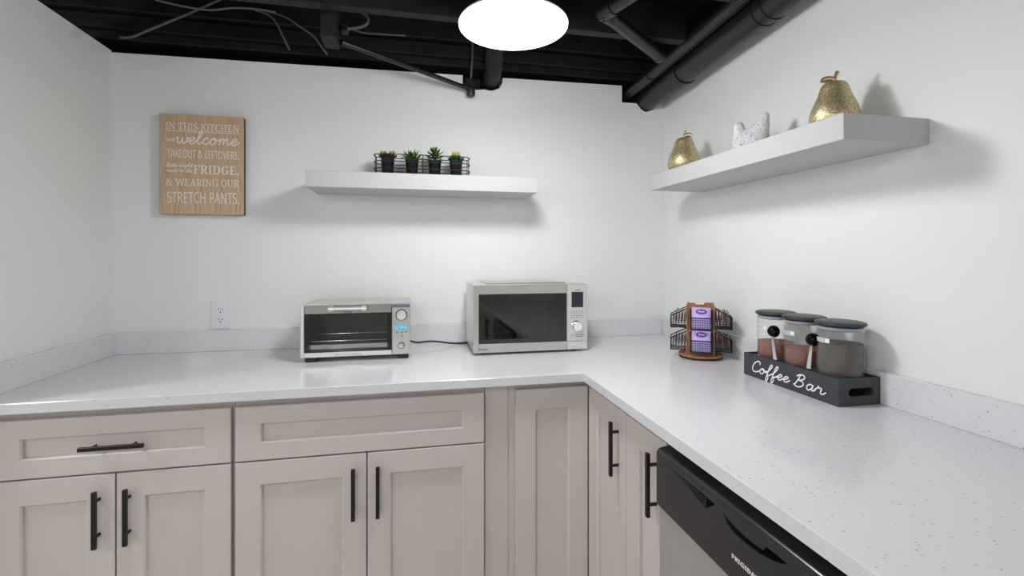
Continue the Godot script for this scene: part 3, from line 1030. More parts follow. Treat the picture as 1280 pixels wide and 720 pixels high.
func toaster_oven() -> void:
	var zf := 0.315
	var t := thing("toaster_oven", "stainless steel toaster oven with glass door and blue display on the worktop", "toaster oven", Vector3(-1.38, TOP, 0.21))
	var x0 := -1.5690
	var x1 := -1.1930
	var yb := 0.9310
	var yt := 1.1190
	var b := mb()
	# outer shell with rounded top edges
	var poly := PackedVector2Array()
	for s in [[x1 - 0.012, 1.0], [x0 + 0.012, -1.0]]:
		for k in 7:
			var a := (PI / 2) * k / 6.0
			if s[1] > 0:
				poly.append(Vector2(s[0] + 0.012 * cos(a), yt - 0.012 + 0.012 * sin(a)))
			else:
				poly.append(Vector2(s[0] - 0.012 * sin(a), yt - 0.012 + 0.012 * cos(a)))
	poly.append(Vector2(x0, yb))
	poly.append(Vector2(x0 + 0.012, yb))
	var inner := PackedVector2Array([Vector2(x0 + 0.012, yt - 0.008), Vector2(-1.258, yt - 0.008), Vector2(-1.258, yb + 0.012), Vector2(x0 + 0.012, yb + 0.012)])
	poly.append(Vector2(x0 + 0.012, yt - 0.008))
	poly.append(Vector2(-1.258, yt - 0.008))
	poly.append(Vector2(-1.258, yb + 0.012))
	poly.append(Vector2(x0 + 0.0125, yb + 0.012))
	poly.append(Vector2(x0 + 0.0125, yb))
	poly.append(Vector2(x1, yb))
	b.prism(poly, 0.095, zf - 0.006)
	part(b, "shell", M.steel, t)
	b = mb()
	b.box(Vector3(x0 + 0.013, yb + 0.013, 0.096), Vector3(-1.259, yt - 0.009, 0.100))
	b.box(Vector3(-1.262, yb + 0.013, 0.100), Vector3(-1.259, yt - 0.009, zf - 0.007))
	b.box(Vector3(x0 + 0.013, yb + 0.013, 0.100), Vector3(x0 + 0.016, yt - 0.009, zf - 0.007))
	b.box(Vector3(x0 + 0.016, yb + 0.013, 0.100), Vector3(-1.262, yb + 0.015, zf - 0.007))
	part(b, "oven_cavity", M.cavity, t)
	# embossed lines on the top
	for x in [-1.36, -1.30, -1.245]:
		b = mb()
		b.box(Vector3(x - 0.0012, yt - 0.0005, 0.11), Vector3(x + 0.0012, yt + 0.0006, zf - 0.02))
		part(b, "top_seam", M.steel_light, t)
	# left cheek panel
	b = mb()
	b.box(Vector3(x0, yb, zf - 0.0058), Vector3(x0 + 0.0135, yt - 0.004, zf), 0.002)
	part(b, "cheek", M.steel_light, t)
	# wire rack and crumb tray inside
	b = mb()
	b.tube([Vector3(-1.545, 0.984, 0.29), Vector3(-1.265, 0.984, 0.29)], 0.002, 8)
	b.tube([Vector3(-1.545, 0.984, 0.12), Vector3(-1.265, 0.984, 0.12)], 0.002, 8)
	for k in 15:
		var x := -1.54 + 0.0193 * k
		b.tube([Vector3(x, 0.985, 0.115), Vector3(x, 0.985, 0.292)], 0.0012, 6)
	part(b, "wire_rack", M.chrome, t)
	b = mb()
	b.box(Vector3(-1.543, 0.955, 0.12), Vector3(-1.266, 0.958, 0.300))
	b.box(Vector3(-1.543, 0.955, 0.296), Vector3(-1.266, 0.974, 0.300), 0.001)
	part(b, "crumb_tray", M.steel, t)
	for yy in [0.967, 1.088]:
		b = mb()
		b.tube([Vector3(-1.55, yy, 0.2), Vector3(-1.263, yy, 0.2)], 0.0035, 8)
		part(b, "heating_element", M.rubber, t)
	# door
	b = mb()
	b.box(Vector3(-1.5550, 1.0850, zf - 0.004), Vector3(-1.2590, 1.1145, zf + 0.002), 0.001)
	part(b, "door_rail", M.steel_mid, t)
	b = mb()
	b.box(Vector3(-1.5550, 0.9325, zf - 0.004), Vector3(-1.4560, 0.9490, zf + 0.002), 0.0005)
	b.box(Vector3(-1.3555, 0.9325, zf - 0.004), Vector3(-1.2590, 0.9490, zf + 0.002), 0.0005)
	b.prism(PackedVector2Array([Vector2(-1.4560, 0.9490), Vector2(-1.4560, 0.9330), Vector2(-1.4500, 0.9430), Vector2(-1.3615, 0.9430), Vector2(-1.3555, 0.9330), Vector2(-1.3555, 0.9490)]), zf - 0.004, zf + 0.002)
	var d := part(b, "door", M.steel_light, t)
	b = mb()
	for s in [[-1.5548, 0.9492, -1.5420, 1.0848], [-1.2735, 0.9492, -1.2592, 1.0848], [-1.5420, 0.9492, -1.2735, 0.9530], [-1.5420, 1.0800, -1.2735, 1.0848]]:
		b.box(Vector3(s[0], s[1], zf - 0.003), Vector3(s[2], s[3], zf + 0.001))
	part(b, "glass_surround", M.dark_gloss, d)
	b = mb()
	b.quad(Vector3(-1.5420, 0.9530, zf), Vector3(-1.2735, 0.9530, zf), Vector3(-1.2735, 1.0800, zf), Vector3(-1.5420, 1.0800, zf), Vector3.BACK)
	part(b, "glass", M.oven_glass, d)
	b = mb()
	b.tube([Vector3(-1.470, 1.1040, zf + 0.024), Vector3(-1.346, 1.1040, zf + 0.024)], 0.0065, 14)
	for x in [-1.464, -1.352]:
		b.tube([Vector3(x - 0.008, 1.1040, zf + 0.024), Vector3(x + 0.008, 1.1040, zf + 0.024)], 0.0105, 16)
		b.box(Vector3(x - 0.007, 1.097, zf + 0.001), Vector3(x + 0.007, 1.111, zf + 0.020), 0.002)
	part(b, "handle", M.steel_light, d)
	letters("Breville", "Droid Sans", true, Vector3(-1.423, 1.0870, zf + 0.0021), 0, 0.026, 0.0060, M.rubber, d)
	# control panel
	b = mb()
	b.box(Vector3(-1.2570, 0.9325, zf - 0.0055), Vector3(-1.1935, 1.1145, zf + 0.002), 0.0015)
	var cp := part(b, "control_panel", M.steel, t)
	b = mb()
	b.box(Vector3(-1.2560, 1.1020, zf + 0.0018), Vector3(-1.1945, 1.1135, zf + 0.0028))
	part(b, "panel_cap", paint(Color(0.42, 0.44, 0.48), 0.3, 0.3), cp)
	b = mb()
	b.xf = b.xf * Transform3D(Basis(Vector3.RIGHT, PI / 2), Vector3(-1.2245, 1.0755, zf + 0.002))
	b.lathe([Vector2(0.0205, 0.0), Vector2(0.0205, 0.002), Vector2(0.0170, 0.002)], 32)
	part(b, "knob_ring", M.rubber, cp)
	b = mb()
	b.xf = b.xf * Transform3D(Basis(Vector3.RIGHT, PI / 2), Vector3(-1.2245, 1.0755, zf + 0.002))
	b.lathe([Vector2(0.0175, 0.001), Vector2(0.0172, 0.018), Vector2(0.0155, 0.020), Vector2(0.0, 0.0192)], 32)
	part(b, "knob", M.steel_light, cp)
	b = mb()
	for k in 9:
		var a := PI * (1.25 - 1.5 * k / 8.0)
		var q := Vector3(-1.2245 + 0.0245 * cos(a), 1.0755 + 0.0245 * sin(a), zf + 0.002)
		b.box(q - Vector3(0.001, 0.001, 0.0005), q + Vector3(0.001, 0.001, 0.0006))
	part(b, "dial_mark", M.ink, cp).set_meta("kind", "stuff")
	b = mb()
	b.box(Vector3(-1.2490, 1.0210, zf + 0.0015), Vector3(-1.2010, 1.0400, zf + 0.0030), 0.0005)
	var lcd := part(b, "display_screen", M.lcd, cp)
	b = mb()
	for s in [[-1.2455, 1.0300, 0.007, 0.0014], [-1.2455, 1.0345, 0.007, 0.0014], [-1.2455, 1.0255, 0.007, 0.0014], [-1.2285, 1.0270, 0.0015, 0.009], [-1.2230, 1.0270, 0.005, 0.0015], [-1.2230, 1.0310, 0.005, 0.0015], [-1.2150, 1.0270, 0.006, 0.0015], [-1.2095, 1.0270, 0.0015, 0.009]]:
		b.box(Vector3(s[0], s[1], zf + 0.0030), Vector3(s[0] + s[2], s[1] + s[3], zf + 0.0034))
	part(b, "digits", M.lcd_ink, lcd).set_meta("kind", "stuff")
	for q in [[-1.2405, 1.0125], [-1.2225, 1.0115], [-1.2065, 1.0125], [-1.2225, 0.9990]]:
		b = mb()
		b.box(Vector3(q[0] - 0.0025, q[1] - 0.0018, zf + 0.0019), Vector3(q[0] + 0.0025, q[1] + 0.0018, zf + 0.0032), 0.0008)
		part(b, "button", M.rubber, cp)
	b = mb()
	b.xf = b.xf * Transform3D(Basis(Vector3.RIGHT, PI / 2), Vector3(-1.2245, 0.9640, zf + 0.002))
	b.lathe([Vector2(0.0120, 0.0), Vector2(0.0120, 0.0015), Vector2(0.0098, 0.0015)], 24)
	part(b, "button_ring", M.rubber, cp)
	b = mb()
	b.xf = b.xf * Transform3D(Basis(Vector3.RIGHT, PI / 2), Vector3(-1.2245, 0.9640, zf + 0.002))
	b.lathe([Vector2(0.0098, 0.0), Vector2(0.0096, 0.0035), Vector2(0.0, 0.0040)], 24)
	part(b, "start_button", M.chrome, cp)
	# feet
	for f in [[-1.5560, -1.5160], [-1.2390, -1.1990]]:
		for z in [[0.272, 0.304], [0.110, 0.142]]:
			b = mb()
			b.box(Vector3(f[0], TOP, z[0]), Vector3(f[1], yb, z[1]), 0.003)
			part(b, "foot", M.rubber, t)
	# lead running to the right, behind the microwave
	b = mb()
	b.tube(curve([Vector3(-1.20, 0.945, 0.110), at_z(522, 428, 0.105), at_z(540, 426.5, 0.10), Vector3(-1.02, 0.922, 0.085), Vector3(-0.975, 0.9185, 0.072), Vector3(-0.93, 0.9182, 0.045), Vector3(-0.86, 0.9182, 0.036)]), 0.0038, 10)
	part(b, "power_cord", M.rubber, t)

func microwave() -> void:
	var zf := 0.320
	var t := thing("microwave", "stainless steel microwave with dark glass door on the worktop in the corner", "microwave", Vector3(-0.735, TOP, 0.19))
	var x0 := -0.9610
	var x1 := -0.5110
	var yb := 0.9225
	var yt := 1.1775
	var b := mb()
	b.box(Vector3(x0 + 0.003, yb, 0.055), Vector3(x1 - 0.003, yt + 0.002, zf - 0.075), 0.004)
	b.box(Vector3(x0 + 0.014, yb + 0.030, zf - 0.080), Vector3(x1 - 0.003, yt - 0.040, zf - 0.050))
	b.box(Vector3(x0 + 0.003, yb, zf - 0.076), Vector3(x1 - 0.003, yb + 0.032, zf - 0.056))
	b.box(Vector3(x0 + 0.003, yt - 0.042, zf - 0.079), Vector3(x1 - 0.003, yt + 0.002, zf - 0.056))
	b.box(Vector3(x0 + 0.003, yb, zf - 0.067), Vector3(x1 - 0.003, yt + 0.002, zf - 0.022), 0.002)
	var body := part(b, "body", M.steel_light, t)
	# raised top plate
	b = mb()
	b.box(Vector3(x0 + 0.055, yt + 0.0018, 0.075), Vector3(x1 - 0.075, yt + 0.0065, zf - 0.045), 0.003)
	part(b, "top_plate", M.steel, body)
	b = mb()
	b.box(Vector3(x1 - 0.004, 0.994, 0.20), Vector3(x1 + 0.003, 1.018, 0.225), 0.003)
	part(b, "side_knob", M.rubber, body)
	# door
	b = mb()
	var wx0 := -0.9411
	var wx1 := -0.5955
	var wy0 := 0.9568
	var wy1 := 1.1441
	var dx1 := -0.5940
	for s in [[x0, yb + 0.001, wx0, yt], [wx1, yb + 0.001, dx1, yt], [wx0, wy1, wx1, yt], [wx0, yb + 0.001, wx1, wy0]]:
		b.box(Vector3(s[0], s[1], zf - 0.020), Vector3(s[2], s[3], zf), 0.0012)
	var d := part(b, "door", M.steel, t)
	b = mb()
	b.box(Vector3(wx0, wy0, zf - 0.004), Vector3(wx1, wy1, zf - 0.001))
	part(b, "door_glass", M.mw_glass, d)
	b = mb()
	b.box(Vector3(-0.8985, 0.9925, zf - 0.0095), Vector3(-0.6725, 1.1060, zf - 0.0085))
	part(b, "window_screen", paint(Color(0.42, 0.40, 0.39), 0.5), d)
	b = mb()
	b.box(Vector3(wx0, wy0, zf - 0.018), Vector3(wx1, wy1, zf - 0.010))
	part(b, "inner_plate", M.dark, d)
	letters("Panasonic", "Droid Sans", true, Vector3(-0.9430, 0.9345, zf + 0.0001), 0, 0.037, 0.0062, M.ink, d)
	# control column
	b = mb()
	b.box(Vector3(-0.5925, 0.9560, zf - 0.020), Vector3(x1, yt, zf), 0.0015)
	var cp := part(b, "control_panel", M.steel_light, t)
	b = mb()
	b.box(Vector3(-0.5925, yb + 0.001, zf - 0.020), Vector3(x1, 0.9548, zf), 0.0015)
	part(b, "lower_panel", M.steel_light, t)
	b = mb()
	b.box(Vector3(-0.5763, 1.0878, zf - 0.001), Vector3(-0.5285, 1.1481, zf + 0.0008), 0.0004)
	part(b, "display_screen", M.lcd_off, cp)
	letters("Inverter", "Droid Sans", true, Vector3(-0.5610, 1.1535, zf + 0.0001), 0, 0.019, 0.0040, M.ink, cp)
	b = mb()
	for row in [1.0720, 1.0650, 1.0545, 1.0480, 0.9790, 0.9730]:
		var x := -0.5810
		while x < -0.5270:
			var w := rng.randf_range(0.004, 0.010)
			b.box(Vector3(x, row, zf), Vector3(minf(x + w, -0.522), row + 0.0017, zf + 0.0003))
			x += w + rng.randf_range(0.003, 0.006)
	part(b, "print", M.ink, cp).set_meta("kind", "stuff")
	b = mb()
	b.xf = b.xf * Transform3D(Basis(Vector3.RIGHT, PI / 2), Vector3(-0.5560, 1.0140, zf))
	b.lathe([Vector2(0.0225, 0.0), Vector2(0.0225, 0.002), Vector2(0.0200, 0.003), Vector2(0.0195, 0.016), Vector2(0.0180, 0.019), Vector2(0.0, 0.0185)], 36)
	part(b, "knob", M.chrome, cp)
	b = mb()
	b.xf = b.xf * Transform3D(Basis(Vector3.RIGHT, PI / 2), Vector3(-0.5560, 1.0140, zf + 0.0187))
	b.lathe([Vector2(0.0165, 0.0), Vector2(0.0163, 0.0008), Vector2(0.0, 0.0009)], 32)
	part(b, "knob_cap", M.white_plastic, cp)
	for x in [x0 + 0.045, x1 - 0.045]:
		for z in [0.09, 0.275]:
			b = mb()
			b.lathe([Vector2(0.0, 0.0), Vector2(0.014, 0.0), Vector2(0.014, 0.0085), Vector2(0.0, 0.0085)], 16, Vector3(x, TOP, z))
			part(b, "foot", M.rubber, t)

# ---- tea bag carousel
func tea_rack() -> void:
	var at := Vector3(-0.138, TOP, 0.507)
	var turn := -0.545
	var t := thing("tea_rack", "wooden tea bag carousel with black wire baskets on the worktop near the corner", "rack", at)
	t.rotation.y = turn
	cur = Vector3.ZERO                              # local from here on
	var b := mb()
	b.lathe([Vector2(0.0, 0.0), Vector2(0.070, 0.0), Vector2(0.076, 0.002), Vector2(0.076, 0.008), Vector2(0.0, 0.008)], 40)
	part(b, "base_rim", M.dark, t)
	b = mb()
	b.lathe([Vector2(0.0, 0.008), Vector2(0.0765, 0.008), Vector2(0.0775, 0.012), Vector2(0.0765, 0.016), Vector2(0.0, 0.016)], 40)
	part(b, "base", M.rack_wood, t)
	# pinwheel of four boards
	for k in 4:
		b = mb()
		b.xf = Transform3D(Basis(Vector3.UP, PI / 2 * k), Vector3.ZERO)
		var pl := PackedVector2Array([Vector2(-0.050, 0.016), Vector2(0.046, 0.016), Vector2(0.046, 0.196), Vector2(0.020, 0.196), Vector2(0.014, 0.190), Vector2(-0.012, 0.190), Vector2(-0.018, 0.198), Vector2(-0.050, 0.198)])
		b.prism(pl, 0.040, 0.046)
		part(b, "side_board", M.rack_wood, t)
	for k in 4:
		for y in [0.030, 0.112]:
			b = mb()
			b.xf = Transform3D(Basis(Vector3.UP, PI / 2 * k), Vector3(0, 0, 0))
			var w := 0.036
			var z0 := 0.048
			var zo := 0.104 if k % 2 == 1 else 0.084
			var h := 0.042
			var hb := 0.070                         # higher at the back
			var rim := [Vector3(-w, y + hb, z0), Vector3(-w - 0.002, y + h, zo), Vector3(w + 0.002, y + h, zo), Vector3(w, y + hb, z0)]
			b.tube(rim, 0.0022, 6)
			var low := [Vector3(-w, y, z0), Vector3(-w, y, zo), Vector3(w, y, zo), Vector3(w, y, z0)]
			b.tube(low, 0.0026, 6, true)
			for s in [-1.0, 1.0]:
				b.tube([Vector3(s * w, y, z0), Vector3(s * w, y + hb, z0)], 0.0018, 5)
				for j in range(1, 6):
					var z := lerpf(z0, zo, j / 6.0)
					b.tube([Vector3(s * w, y, z), Vector3(s * w, y + lerpf(hb, h, j / 6.0), z)], 0.00055, 4)
				for j in range(1, 5):
					b.tube([Vector3(s * w, y + h * j / 5.0, z0), Vector3(s * w, y + h * j / 5.0, zo)], 0.00055, 4)
			for j in 10:
				var x := lerpf(-w, w, j / 9.0)
				b.tube([Vector3(x, y, zo), Vector3(x, y + h, zo)], 0.0018 if j % 9 == 0 else 0.00055, 4)
			for j in range(1, 5):
				b.tube([Vector3(-w, y + h * j / 5.0, zo), Vector3(w, y + h * j / 5.0, zo)], 0.00055, 4)
			for j in 5:
				var x2 := lerpf(-w, w, (j + 0.5) / 5.0)
				b.tube([Vector3(x2, y, z0), Vector3(x2, y, zo)], 0.0009, 4)
			if k % 2 == 1:
				var hook := [Vector3(0, y + h, zo - 0.02), Vector3(0.0, y + h + 0.02, zo - 0.02), Vector3(0.0, y + h + 0.026, zo - 0.025), Vector3(0, y + h + 0.02, zo - 0.03)]
				if y > 0.1:
					b.tube(hook, 0.0012, 5)
			part(b, "wire_basket", M.wire, t)
	# tea packets: foil envelopes leaning in the baskets
	var purple := paint(Color(0.76, 0.69, 0.93), 0.28, 0.15)
	var deep := paint(Color(0.47, 0.22, 0.60), 0.35)
	var rose := paint(Color(0.80, 0.69, 0.68), 0.4)
	var brown := paint(Color(0.60, 0.46, 0.45), 0.4)
	for y in [0.030, 0.112]:
		for k in 2:
			packet(at, turn, 0, y, 0.075 - 0.012 * k, purple, deep, k == 0, "shiny purple tea packet in the %s front basket of the tea carousel, %s" % ["upper" if y > 0.1 else "lower", "outermost" if k == 0 else "behind the outermost"], "purple tea packets")
		for side in [1, 3]:
			for k in 5:
				var where_: String = "%s carousel basket facing the %s" % ["upper" if y > 0.1 else "lower", "canisters" if side == 1 else "microwave"]
				packet(at, turn, side, y, 0.098 - 0.0102 * k, rose if k % 2 == 0 else brown, deep, false, "%s tea packet seen edge-on, %s in the %s" % ["rose" if k % 2 == 0 else "brown", ["outermost", "second from outside", "third from outside", "fourth from outside", "innermost"][k], where_], "tea packets in the side baskets")

func packet(at: Vector3, turn: float, side: int, y: float, z: float, m: Material, deep: Material, printed: bool, label: String, group: String) -> void:
	var o := Node3D.new()
	o.name = numbered("tea_packet")
	add_child(o)
	tag(o, label, "tea packet", group)
	var lean := 0.10
	o.transform = Transform3D(Basis(Vector3.UP, turn), at) * Transform3D(Basis(Vector3.UP, PI / 2 * side), Vector3.ZERO) * Transform3D(Basis(Vector3.RIGHT, -lean + 0.0), Vector3(0.0, y + 0.0035, z))
	cur = Vector3.ZERO
	var b := mb()
	var w := 0.0315
	var h := 0.0740 if side == 0 else 0.0600
	# pillow: thick in the middle, thin crimped ends
	var rows := [[0.0, 0.0006], [0.006, 0.0008], [0.016, 0.0028], [h / 2, 0.0040], [h - 0.016, 0.0028], [h - 0.006, 0.0008], [h, 0.0006]]
	var cols := [[-1.0, 0.1], [-0.8, 0.7], [-0.4, 1.0], [0.0, 1.05], [0.4, 1.0], [0.8, 0.7], [1.0, 0.1]]
	for s in [-1.0, 1.0]:
		for i in rows.size() - 1:
			for j in cols.size() - 1:
				var q := []
				for c in [[i, j], [i, j + 1], [i + 1, j + 1], [i + 1, j]]:
					q.append(Vector3(w * cols[c[1]][0], rows[c[0]][0], s * maxf(rows[c[0]][1] * cols[c[1]][1], 0.0003)))
				b.quad(q[0], q[1], q[2], q[3], Vector3(0, 0, s))
	part(b, "pouch", m, o)
	if printed:
		b = mb()
		var pl := PackedVector2Array()
		for k in 20:
			var a := TAU * k / 20
			pl.append(Vector2(0.019 * cos(a), 0.060 + 0.0095 * sin(a)))
		b.prism(pl, 0.0035, 0.0044)
		part(b, "emblem", deep, o)
		b = mb()
		b.xf = Transform3D(Basis(), Vector3(0, 0, 0.0044))
		b.stroke([Vector2(-0.010, 0.060), Vector2(-0.007, 0.064), Vector2(-0.005, 0.058), Vector2(-0.001, 0.062), Vector2(0.002, 0.058), Vector2(0.005, 0.061), Vector2(0.010, 0.060)], 0.0026, 0.0003)
		part(b, "lettering", M.white_vinyl, o)

# ---- coffee canisters
func coffee_bar() -> void:
	var lo := Vector3(-0.1490, TOP, 0.7588)
	var hi := Vector3(-0.0225, 0.9830, 1.1053)
	var t := thing("coffee_tray", "dark grey wooden tray box with white script lettering under the canisters", "tray", Vector3(-0.085, TOP, 0.932))
	# box: walls, a floor board set just below the rim; grip slots in the ends
	var root := CSGCombiner3D.new()
	root.name = "box"
	var body := CSGBox3D.new()
	body.name = "solid"
	body.size = hi - lo
	body.position = (lo + hi) / 2 - cur
	root.add_child(body)
	var top := CSGBox3D.new()
	top.name = "cut"
	top.operation = CSGShape3D.OPERATION_SUBTRACTION
	top.size = Vector3(0.1265 - 0.010, 0.02, 0.3465 - 0.012)
	top.position = Vector3((lo.x + hi.x) / 2, 0.9770 + 0.01, (lo.z + hi.z) / 2) - cur
	root.add_child(top)
	var under := CSGBox3D.new()
	under.name = "cut"
	under.operation = CSGShape3D.OPERATION_SUBTRACTION
	under.size = Vector3(0.1265 - 0.016, 0.052, 0.3465 - 0.018)
	under.position = Vector3((lo.x + hi.x) / 2, 0.920 + 0.026, (lo.z + hi.z) / 2) - cur
	root.add_child(under)
	var slot := PackedVector2Array()
	for s in [[-0.0525, -1], [-0.1095, 1]]:
		for k in 9:
			var a := -PI / 2 + PI * k / 8.0 if s[1] < 0 else PI / 2 + PI * k / 8.0
			slot.append(Vector2(s[0] + 0.0100 * cos(a), 0.9478 + 0.0105 * sin(a)))
	var grip := CSGPolygon3D.new()
	grip.name = "cut"
	grip.operation = CSGShape3D.OPERATION_SUBTRACTION
	grip.polygon = slot
	grip.depth = 0.5
	grip.position = Vector3(0, 0, 1.2) - cur
	root.add_child(grip, true)
	root.material_override = M.tray
	t.add_child(root)
	handwriting("Coffee Bar", Vector3(-0.1491, 0.9325, 0.7905), -PI / 2, 0.0165, 0.275, 0.0038, M.white_vinyl, t, 0.25)
	# canisters
	var spots := [[0.819, 1.026, M.coffee, "glass canister of brown coffee by the tray end near the tea carousel", "brown ground coffee in the canister near the tea carousel"],
			[0.929, 1.026, M.coffee, "glass canister of brown coffee in the middle of the tray", "brown ground coffee in the middle canister"],
			[1.0465, 1.062, M.coffee_dark, "glass canister nearly full of dark coffee by the slotted tray end", "dark ground coffee in the fullest canister"]]
	var yb := 0.9772
	for k in 3:
		var s: Array = spots[k]
		var c := Vector3(-0.0835, yb, s[0])
		var R := 0.0515 if k < 2 else 0.0535
		t = thing("coffee_canister", s[3], "canister", c, "coffee canisters on the tray")
		var b := mb()
		b.lathe([Vector2(0.0, 0.001), Vector2(R - 0.004, 0.001), Vector2(R - 0.001, 0.003), Vector2(R, 0.008), Vector2(R, 0.128)], 48, c)
		part(b, "glass_jar", M.glass, t)
		b = mb()
		b.lathe([Vector2(R - 0.001, 0.1215), Vector2(R - 0.001, 0.1285), Vector2(R - 0.004, 0.1285)], 48, c)
		part(b, "gasket", M.gasket, t)
		b = mb()
		b.lathe([Vector2(0.0, 0.1195), Vector2(R - 0.0045, 0.1195), Vector2(R - 0.004, 0.1230), Vector2(R - 0.005, 0.1290)], 48, c)
		b.lathe([Vector2(0.0, 0.1305), Vector2(R - 0.002, 0.1305), Vector2(R + 0.0040, 0.1330), Vector2(R + 0.0055, 0.1370), Vector2(R + 0.0035, 0.1405), Vector2(R - 0.003, 0.1425), Vector2(0.0, 0.1432)], 48, c, 0.4)
		part(b, "lid", M.lid, t)
		# label strip on the side that faces the room
		b = mb()
		for j in 6:
			var u0 := PI - 0.72 + 1.05 * j / 6.0
			var u1 := PI - 0.72 + 1.05 * (j + 1) / 6.0
			# angle measured from +x towards -z
			var r2 := R + 0.0006
			var p0 := Vector3(cos(u0), 0, -sin(u0)) * r2
			var p1 := Vector3(cos(u1), 0, -sin(u1)) * r2
			b.quad(c + p0 + Vector3(0, 0.088, 0), c + p1 + Vector3(0, 0.088, 0), c + p1 + Vector3(0, 0.099, 0), c + p0 + Vector3(0, 0.099, 0), p0 + p1)
		var lb := part(b, "label", M.paper, t)
		for row in [0.0905, 0.0950]:
			b = mb()
			for j in 5:
				var u := PI - 0.50 + 0.13 * j
				var u2 := u + 0.09
				var r3 := R + 0.0010
				var q0 := Vector3(cos(u), 0, -sin(u)) * r3
				var q1 := Vector3(cos(u2), 0, -sin(u2)) * r3
				b.quad(c + q0 + Vector3(0, row, 0), c + q1 + Vector3(0, row, 0), c + q1 + Vector3(0, row + 0.002, 0), c + q0 + Vector3(0, row + 0.002, 0), q0)
			part(b, "print", M.ink, lb).set_meta("kind", "stuff")
		# the coffee
		cur = c
		b = mb()
		var rc := R - 0.0022
		var lvl: float = s[1] - yb
		var prof := [Vector2(0.0, 0.0035), Vector2(rc - 0.004, 0.0035), Vector2(rc, 0.009), Vector2(rc, lvl), Vector2(rc * 0.7, lvl - 0.004), Vector2(0.0, lvl + 0.002)]
		b.lathe(prof, 40, c, 0.8)
		var o := single(b, "ground_coffee", s[2], s[4], "coffee", c)
		o.set_meta("kind", "stuff")
	# scoops leaning in front of the gaps
	for s in [[at_x(965.5, 414, -0.137), at_x(969.5, 448.5, -0.137), "black and silver coffee scoop between the first two canisters, nearer the tea carousel"], [at_x(1014.5, 424.5, -0.137), at_x(1010.5, 460, -0.137), "black and silver coffee scoop beside the canister of dark coffee"]]:
		var head: Vector3 = s[0]
		var foot: Vector3 = s[1]
		foot.y = 0.9778
		t = thing("coffee_scoop", s[2], "scoop", foot, "coffee scoops")
		var b := mb()
		var dir := Vector3(-1, 0.15, 0.45).normalized()
		var q := Basis(Quaternion(Vector3.UP, dir))
		b.xf = Transform3D(Basis(), -cur) * Transform3D(q, head - dir * 0.008)
		var pf := []
		for k in 11:
			var a := (PI / 2) * k / 10.0
			pf.append(Vector2(0.0175 * cos(a), 0.0175 * sin(a)))
		pf.insert(0, Vector2(0.0162, -0.001))
		pf.insert(1, Vector2(0.0178, -0.001))
		b.lathe(pf, 28)
		var inn := []
		for k in 9:
			var a := (PI / 2) * k / 8.0
			inn.append(Vector2(0.0162 * cos(a), 0.0162 * sin(a) - 0.001))
		b.lathe(inn, 28)
		part(b, "bowl", M.spoon_bowl, t)
		b = mb()
		var up := head - Vector3(0, 0.012, 0)
		var m0 := 0.0030
		var m1 := 0.0062
		var dz := Vector3(0.25, 0, 1).normalized()
		var th := Vector3(-0.0012, 0, 0.0003)
		for sgn in [-1.0, 1.0]:
			b.quad(up - dz * m0 + th * sgn, up + dz * m0 + th * sgn, foot + dz * m1 + th * sgn, foot - dz * m1 + th * sgn, th * sgn)
			b.quad(up + dz * m0 * sgn + th, up + dz * m0 * sgn - th, foot + dz * m1 * sgn - th, foot + dz * m1 * sgn + th, dz * sgn)
		part(b, "handle", M.chrome, t)

# ---- plants on the back shelf
func leaf(b: MB, base: Vector3, dir: Vector3, L: float, w: float, th: float, bend: float, blunt := false) -> void:
	# a fleshy leaf that bends upward along its length
	var side := dir.cross(Vector3.UP)
	if side.length() < 0.05:
		side = Vector3.RIGHT
	side = side.normalized()
	var n := 6
	var rings := []
	var d := dir.normalized()
	var p := base
	for i in n + 1:
		var f := float(i) / n
		var wid := w * (sin(PI * (0.18 + 0.82 * f)) if not blunt else sqrt(maxf(0.0, 1.0 - pow(f * 2.0 - 1.0 if f > 0.5 else 0.55 * (1.0 - 2.0 * f), 2.0))))
		if i == n:
			wid = 0.0002
		var nn := side.cross(d).normalized()
		var ring := []
		for k in 6:
			var a := TAU * k / 6
			ring.append([p + side * wid * cos(a) + nn * th * (wid / w) * sin(a), side * cos(a) * 0.35 + nn * sin(a)])
		rings.append(ring)
		p += d * (L / n)
		d = (d + Vector3.UP * bend / n).normalized()
	for i in n:
		for k in 6:
			var l := (k + 1) % 6
			b.tri(rings[i][k][0], rings[i][l][0], rings[i + 1][l][0], rings[i][k][1], rings[i][l][1], rings[i + 1][l][1])
			b.tri(rings[i][k][0], rings[i + 1][l][0], rings[i + 1][k][0], rings[i][k][1], rings[i + 1][l][1], rings[i + 1][k][1])

